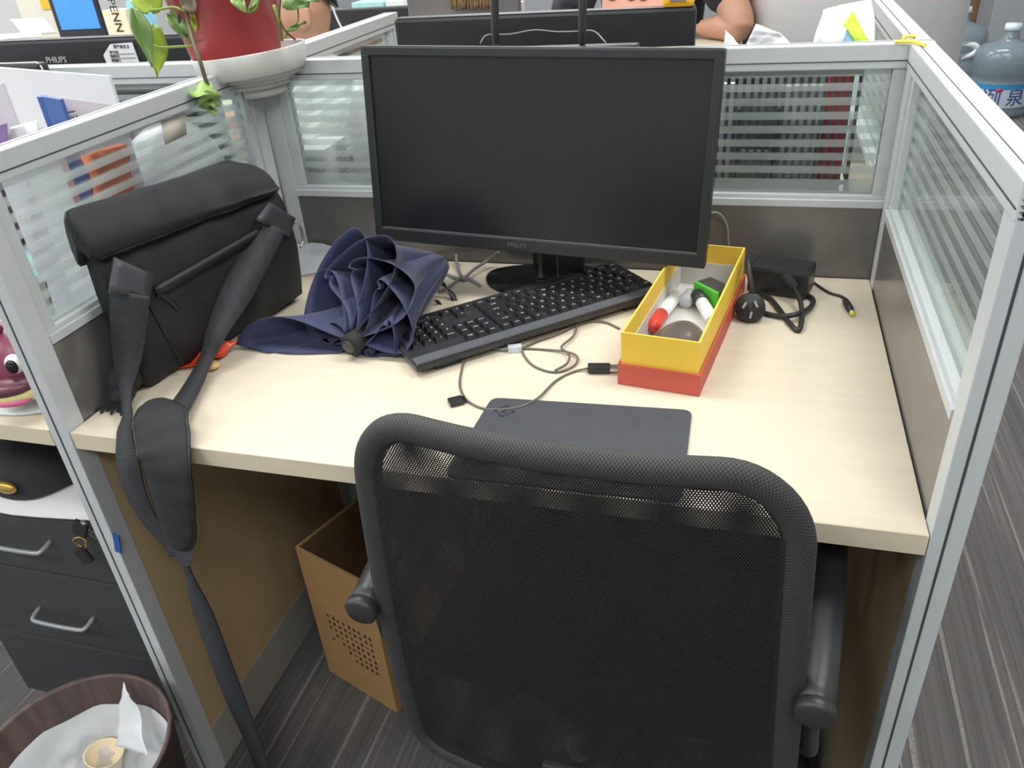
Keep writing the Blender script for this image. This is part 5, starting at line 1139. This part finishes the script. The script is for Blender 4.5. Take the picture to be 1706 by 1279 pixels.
# ---------------------------------------------------------------- people
def head_mesh(mb, c, rz, rx=0.0, s=1.0):
    """adult head facing local -y, centred at c"""
    Rm = Matrix.Rotation(rz, 3, 'Z') @ Matrix.Rotation(rx, 3, 'X'); c = Vector(c); NU, NV = 36, 26; rows = []
    for i in range(NV + 1):
        th = -PI / 2 + PI * i / NV; row_ = []
        for j in range(NU):
            a = 2 * PI * j / NU; x, y, z = math.cos(th) * math.sin(a), -math.cos(th) * math.cos(a), math.sin(th)
            px_, py_, pz_ = 0.076 * x, 0.096 * y + 0.006 * z, 0.116 * z
            if z < 0: k = 1 + 0.30 * z; px_ *= k; py_ = py_ * (1 + 0.12 * z) - 0.010 * max(0, -y) * 0
            f = max(0, -y)
            py_ -= 0.024 * f ** 8 * math.exp(-((z + 0.16) / 0.14) ** 2) * math.exp(-(x / 0.16) ** 2)      # nose
            py_ += 0.010 * f ** 3 * (math.exp(-((z - 0.06) / 0.10) ** 2)) * (math.exp(-((x - 0.42) / 0.2) ** 2) + math.exp(-((x + 0.42) / 0.2) ** 2))  # eye sockets
            py_ -= 0.006 * f ** 4 * math.exp(-((z + 0.46) / 0.08) ** 2) * math.exp(-(x / 0.3) ** 2)       # lips
            py_ -= 0.009 * f ** 4 * math.exp(-((z + 0.78) / 0.16) ** 2)                                     # chin
            row_.append(c + Rm @ (Vector((px_, py_, pz_)) * s))
        rows.append(row_)
    mb.grid(rows, closed_v=True)
    for sx in (-1, 1):
        rows = []
        for i in range(9):
            th = PI * i / 8; rows.append([c + Rm @ (Vector((sx * (0.074 + 0.010 * math.sin(th) * (0.5 + 0.5 * math.cos(a - 0.5))), 0.012 + 0.018 * math.sin(th) * math.cos(a) - 0.004 * math.cos(th), -0.004 + 0.034 * -math.cos(th) + 0.0)) * s) for a in [2 * PI * j / 12 for j in range(12)]])
        mb.grid(rows, closed_v=True)
    return Rm
def limb(mb, pts, k=5, n=18, flat=None):
    """closed tapering tube through (point, radius) pairs; radius may be (wide, deep) with wide along flat"""
    P = catmull([p for p, r in pts], k); Rr = catmull([(r + (0,)) if isinstance(r, tuple) else (r, r, 0) for p, r in pts], k); rows = []; prev = None; m = len(P)
    for i, p in enumerate(P):
        t = (P[min(i + 1, m - 1)] - P[max(i - 1, 0)]).normalized()
        a = (flat if flat is not None else (prev if prev is not None else t.orthogonal())); a = (a - t * a.dot(t)).normalized(); prev = a; b_ = t.cross(a)
        rows.append([p + a * Rr[i].x * math.cos(2 * PI * j / n) + b_ * Rr[i].y * math.sin(2 * PI * j / n) for j in range(n)])
    for e, q in ((rows[0], -1), (rows[-1], 1)):   # rounded ends
        c = sum(e, Vector()) / n; t = (P[-1] - P[-2]).normalized() if q == 1 else (P[1] - P[0]).normalized() * -1
        h = (e[0] - c).length * 0.5; cap_ = [c + (v - c) * 0.6 + t * h for v in e]
        rows = ([cap_] + rows) if q == -1 else (rows + [cap_])
    return mb.grid(rows, closed_v=True, cap=True)
def hand(mb, w_, d, up, s=1.0, side=1):
    """palm and five fingers from wrist w_, along d; up = back of the hand"""
    d = Vector(d).normalized(); up = Vector(up); up = (up - d * up.dot(d)).normalized(); sd = d.cross(up) * side; w_ = Vector(w_)
    rows = []
    for t, hw, hh in ((-0.015, .022, .018), (0.0, .026, .016), (0.03, .036, .015), (0.065, .040, .014), (0.085, .038, .011), (0.09, .02, .006)):
        rows.append([w_ + d * t * s + sd * hw * s * math.cos(2 * PI * j / 14) + up * hh * s * math.sin(2 * PI * j / 14) for j in range(14)])
    mb.grid(rows, closed_v=True, cap=True)
    for k, (off, L) in enumerate(((-0.029, .062), (-0.010, .074), (0.010, .078), (0.029, .070))):
        b0 = w_ + (d * 0.078 + sd * off) * s; mb.tube([b0 - d * 0.02 * s, b0 + d * L * 0.45 * s + up * 0.002, b0 + d * L * 0.8 * s - up * 0.012 * s, b0 + d * L * 0.95 * s - up * 0.026 * s], lambda t: (0.0092 - 0.0025 * t) * s, n=10)
    b0 = w_ + (d * 0.02 + sd * 0.03) * s; mb.tube([b0 - sd * 0.012 * s, b0 + (d * 0.025 + sd * 0.022) * s, b0 + (d * 0.055 + sd * 0.026) * s - up * 0.008], lambda t: (0.011 - 0.003 * t) * s, n=10)
def person(label, head_c, rz, rx, pelvis, shirt, arms, hair=True):
    hc = Vector(head_c); pl_ = Vector(pelvis); t = thing('person', label, 'person', (pl_.x, pl_.y, 0))
    L = lambda p: Vector(p) - t.location
    Rm = Matrix.Rotation(rz, 3, 'Z'); side = Rm @ Vector((1, 0, 0)) 
    nk_ = hc + Matrix.Rotation(rz, 3, 'Z') @ Vector((0, 0.02, -0.10)); chest = nk_ + (pl_ - nk_) * 0.36
    ts = arms['torso_side'] if 'torso_side' in arms else side
    fd = Rm @ Vector((0, -1, 0)); hu = nk_ + (pl_ - nk_) * 0.12
    def torso(g): return [(pl_ + Vector((0, 0, -0.03)), (0.15 + g, 0.115 + g)), (pl_.lerp(chest, 0.5), (0.145 + g, 0.11 + g)), (chest, (0.165 + g, 0.112 + g)), (hu.lerp(chest, .4), (0.15 + g, 0.095 + g)), (hu, (0.075 + g, 0.07 + g))]
    def arm(key, g, a=0, b=None):
        pts = list(zip([Vector(p) for p in arms[key]], (0.060, 0.051, 0.043, 0.037, 0.027))); return [(p, r + g) for p, r in pts[a:b]]
    def legs(mb, g, foot):
        for sgn in (-1, 1):
            hp_ = pl_ + side * 0.09 * sgn; kn = hp_ + fd * 0.40 + Vector((0, 0, -0.02)); an = kn + Vector((0, 0, 0.07 - kn.z)) - fd * 0.03
            pts = [(hp_, 0.092), (hp_.lerp(kn, .5), 0.078), (kn, 0.06), (kn.lerp(an, .45), 0.052), (an, 0.04)]
            limb(mb, [(p, r + g) for p, r in pts])
            if foot: limb(mb, [(an + Vector((0, 0, -0.03)) - fd * 0.03, 0.034), (an + fd * 0.08 + Vector((0, 0, -0.035)), 0.034), (an + fd * 0.16 + Vector((0, 0, -0.045)), 0.024)])
    mb = MB(); limb(mb, torso(0), flat=side); limb(mb, [(hu, 0.064), (nk_, 0.053), (nk_.lerp(hc, .6), 0.052)]); legs(mb, 0, True)
    for key in ('R', 'L'):
        limb(mb, arm(key, 0)); limb(mb, [(hu, 0.06), (Vector(arms[key][0]), 0.062)])
    head_mesh(mb, hc, rz, rx)
    for k, key in enumerate(('R', 'L')):
        pts = [Vector(p) for p in arms[key]]; hand(mb, pts[-1], pts[-1] - pts[-2], Vector((0, 0, 1)), 0.95, 1 if k == 0 else -1)
    def voxel(o, v): r = o.modifiers.new('remesh', 'REMESH'); r.mode = 'VOXEL'; r.voxel_size = v; r.use_smooth_shade = True; return o
    voxel(mb.build('body', 'skin', t, world=True, smooth=True), 0.0055)
    mb = MB(); limb(mb, torso(0.012), flat=side)
    for key in ('R', 'L'): limb(mb, [(hu, 0.07), (Vector(arms[key][0]), 0.075)]); limb(mb, arm(key, 0.014, 0, 3)[:2] + [(Vector(arms[key][1]).lerp(Vector(arms[key][2]), 0.25), 0.062)])
    voxel(mb.build('shirt', shirt, t, world=True, smooth=True), 0.008)
    mb = MB(); legs(mb, 0.012, False); limb(mb, torso(0.016)[:2], flat=side); voxel(mb.build('trousers', 'tee_black', t, world=True, smooth=True), 0.009)
    mb = MB(); mb.tube([nk_ + (pl_ - nk_) * 0.06 + (side * math.cos(a_) * 0.062 + fd * math.sin(a_) * 0.06) for a_ in [2 * PI * q / 14 for q in range(15)]], 0.012, n=8, smooth=2).build('collar', shirt, t, world=True)
    # hair and eyes
    Rh = Matrix.Rotation(rz, 3, 'Z') @ Matrix.Rotation(rx, 3, 'X'); rows = []
    for i in range(15):
        th = PI / 2 - i / 14 * 1.75; row_ = []
        for j in range(36):
            a = 2 * PI * j / 36; back = 0.5 - 0.5 * math.cos(a - 0) ; y = -math.cos(a)
            lim = th if th > 0.55 else (0.55 + (th - 0.55) * max(0, min(1, (math.sin(a / 2) ** 2 - 0.66) * 2.6)))
            x_, y_, z_ = math.cos(lim) * math.sin(a), -math.cos(lim) * math.cos(a), math.sin(lim)
            row_.append(hc + Rh @ Vector((0.083 * x_, 0.104 * y_ + 0.006, 0.124 * z_ + 0.002)))
        rows.append(row_)
    hr = MB().grid(rows, closed_v=True).build('hair', 'hair', t, world=True); solid(hr, 0.006, 1)
    for sx in (-1, 1):
        e_ = MB().ball(hc + Rh @ Vector((sx * 0.031, -0.080, 0.008)), (0.012, 0.011, 0.0085), 14, 10).build('eye', 'eye_white', t, world=True)
        MB().ball(hc + Rh @ Vector((sx * 0.031, -0.0895, 0.008)), 0.0048, 10, 8).build('iris', 'hair', e_, world=True)
        MB().tube([hc + Rh @ Vector((sx * (0.016 + 0.010 * k), -0.090 + 0.004 * k, 0.024 + 0.003 * math.sin(k))) for k in range(4)], 0.0024, n=6).build('eyebrow', 'hair', t, world=True)
    MB().tube([hc + Rh @ Vector((x_ * 0.022, -0.0885 + 0.004 * x_ * x_, -0.052)) for x_ in (-1, -.5, 0, .5, 1)], 0.003, n=6).build('mouth', mat('lip', (176, 104, 92), 0.5) if 'lip' not in M else 'lip', t, world=True)
    return t
hA = Vector((-0.245, 1.36, 1.075))
hA = at(489, 24, 'y', 1.33)
dA = Vector((-0.78, -0.62, 0)); sA = Vector((0.62, -0.78, 0))
shA = hA + Vector((0.05, 0.05, -0.22))
armsA = {'R': [shA - sA * -0.17, shA + sA * 0.20 + dA * 0.10 + Vector((0, 0, -0.10)), hA + sA * 0.20 + dA * 0.16 + Vector((0, 0, -0.262)), hA + sA * 0.12 + dA * 0.24 + Vector((0, 0, -0.266)), hA + sA * 0.02 + dA * 0.30 + Vector((0, 0, -0.27))],
         'L': [shA - sA * 0.17, shA - sA * 0.20 + dA * 0.10 + Vector((0, 0, -0.12)), hA - sA * 0.20 + dA * 0.18 + Vector((0, 0, -0.29)), hA - sA * 0.14 + dA * 0.28 + Vector((0, 0, -0.29)), hA - sA * 0.06 + dA * 0.36 + Vector((0, 0, -0.29))]}
pA_ = person('seated person in a white collar half hidden by the plant, face turned left', hA, math.atan2(dA.x, -dA.y), 0.12, (hA.x + 0.12, hA.y + 0.16, 0.52), 'shirt_white', armsA)
wcable = thing('earphone_cord', 'thin white cord hanging beside the seated person against the dark monitor back', 'cord', at(560, 30, 'y', 1.6))
MB().tube([at(551, -10, 'y', 1.6), at(556, 16, 'y', 1.6), at(563, 34, 'y', 1.6), at(572, 52, 'y', 1.6)], 0.003).build('cord', 'cord_white', wcable, world=True)
el = at(1232, 42, 'y', 2.02); shB = at(1172, -75, 'y', 2.14); wr_ = at(1172, 47, 'y', 2.10)
hB = shB + Vector((-0.17, 0.06, 0.27))
fdB = Vector((0, -1, 0))
armsB = {'R': [shB + Vector((-0.36, 0.02, 0.0)), shB + Vector((-0.40, -0.06, -0.13)), Vector((shB.x - 0.40, 2.04, 0.945)), Vector((shB.x - 0.33, 2.0, 0.928)), Vector((shB.x - 0.26, 1.99, 0.924))],
         'L': [shB, shB.lerp(el, 0.5) + Vector((0.01, 0, 0)), el + Vector((0, 0, 0.0)), el.lerp(wr_, 0.5), wr_]}
pB_ = person('person in a black t-shirt leaning a bare elbow on the far desk', hB, 0.0, 0.25, (hB.x, hB.y + 0.22, 0.56), 'tee_black', armsB)
for (nm_, lab_, x, y) in (('stool', 'plain office stool under the seated person in the white collar', pA_.location.x, pA_.location.y), ('stool', 'plain office stool under the person in the black t-shirt', pB_.location.x, pB_.location.y)):
    t = thing(nm_, lab_, 'stool', (x, y, 0)); MB().lathe([(0, 0.33), (0.19, 0.33), (0.2, 0.345), (0.19, 0.36), (0, 0.365)], (0, 0, 0), 32).build('seat', 'foam_seat', t); MB().lathe([(0, 0), (0.17, 0), (0.17, 0.02), (0.03, 0.04), (0.025, 0.33)], (0, 0, 0), 28).build('pedestal', 'chair_plastic', t)
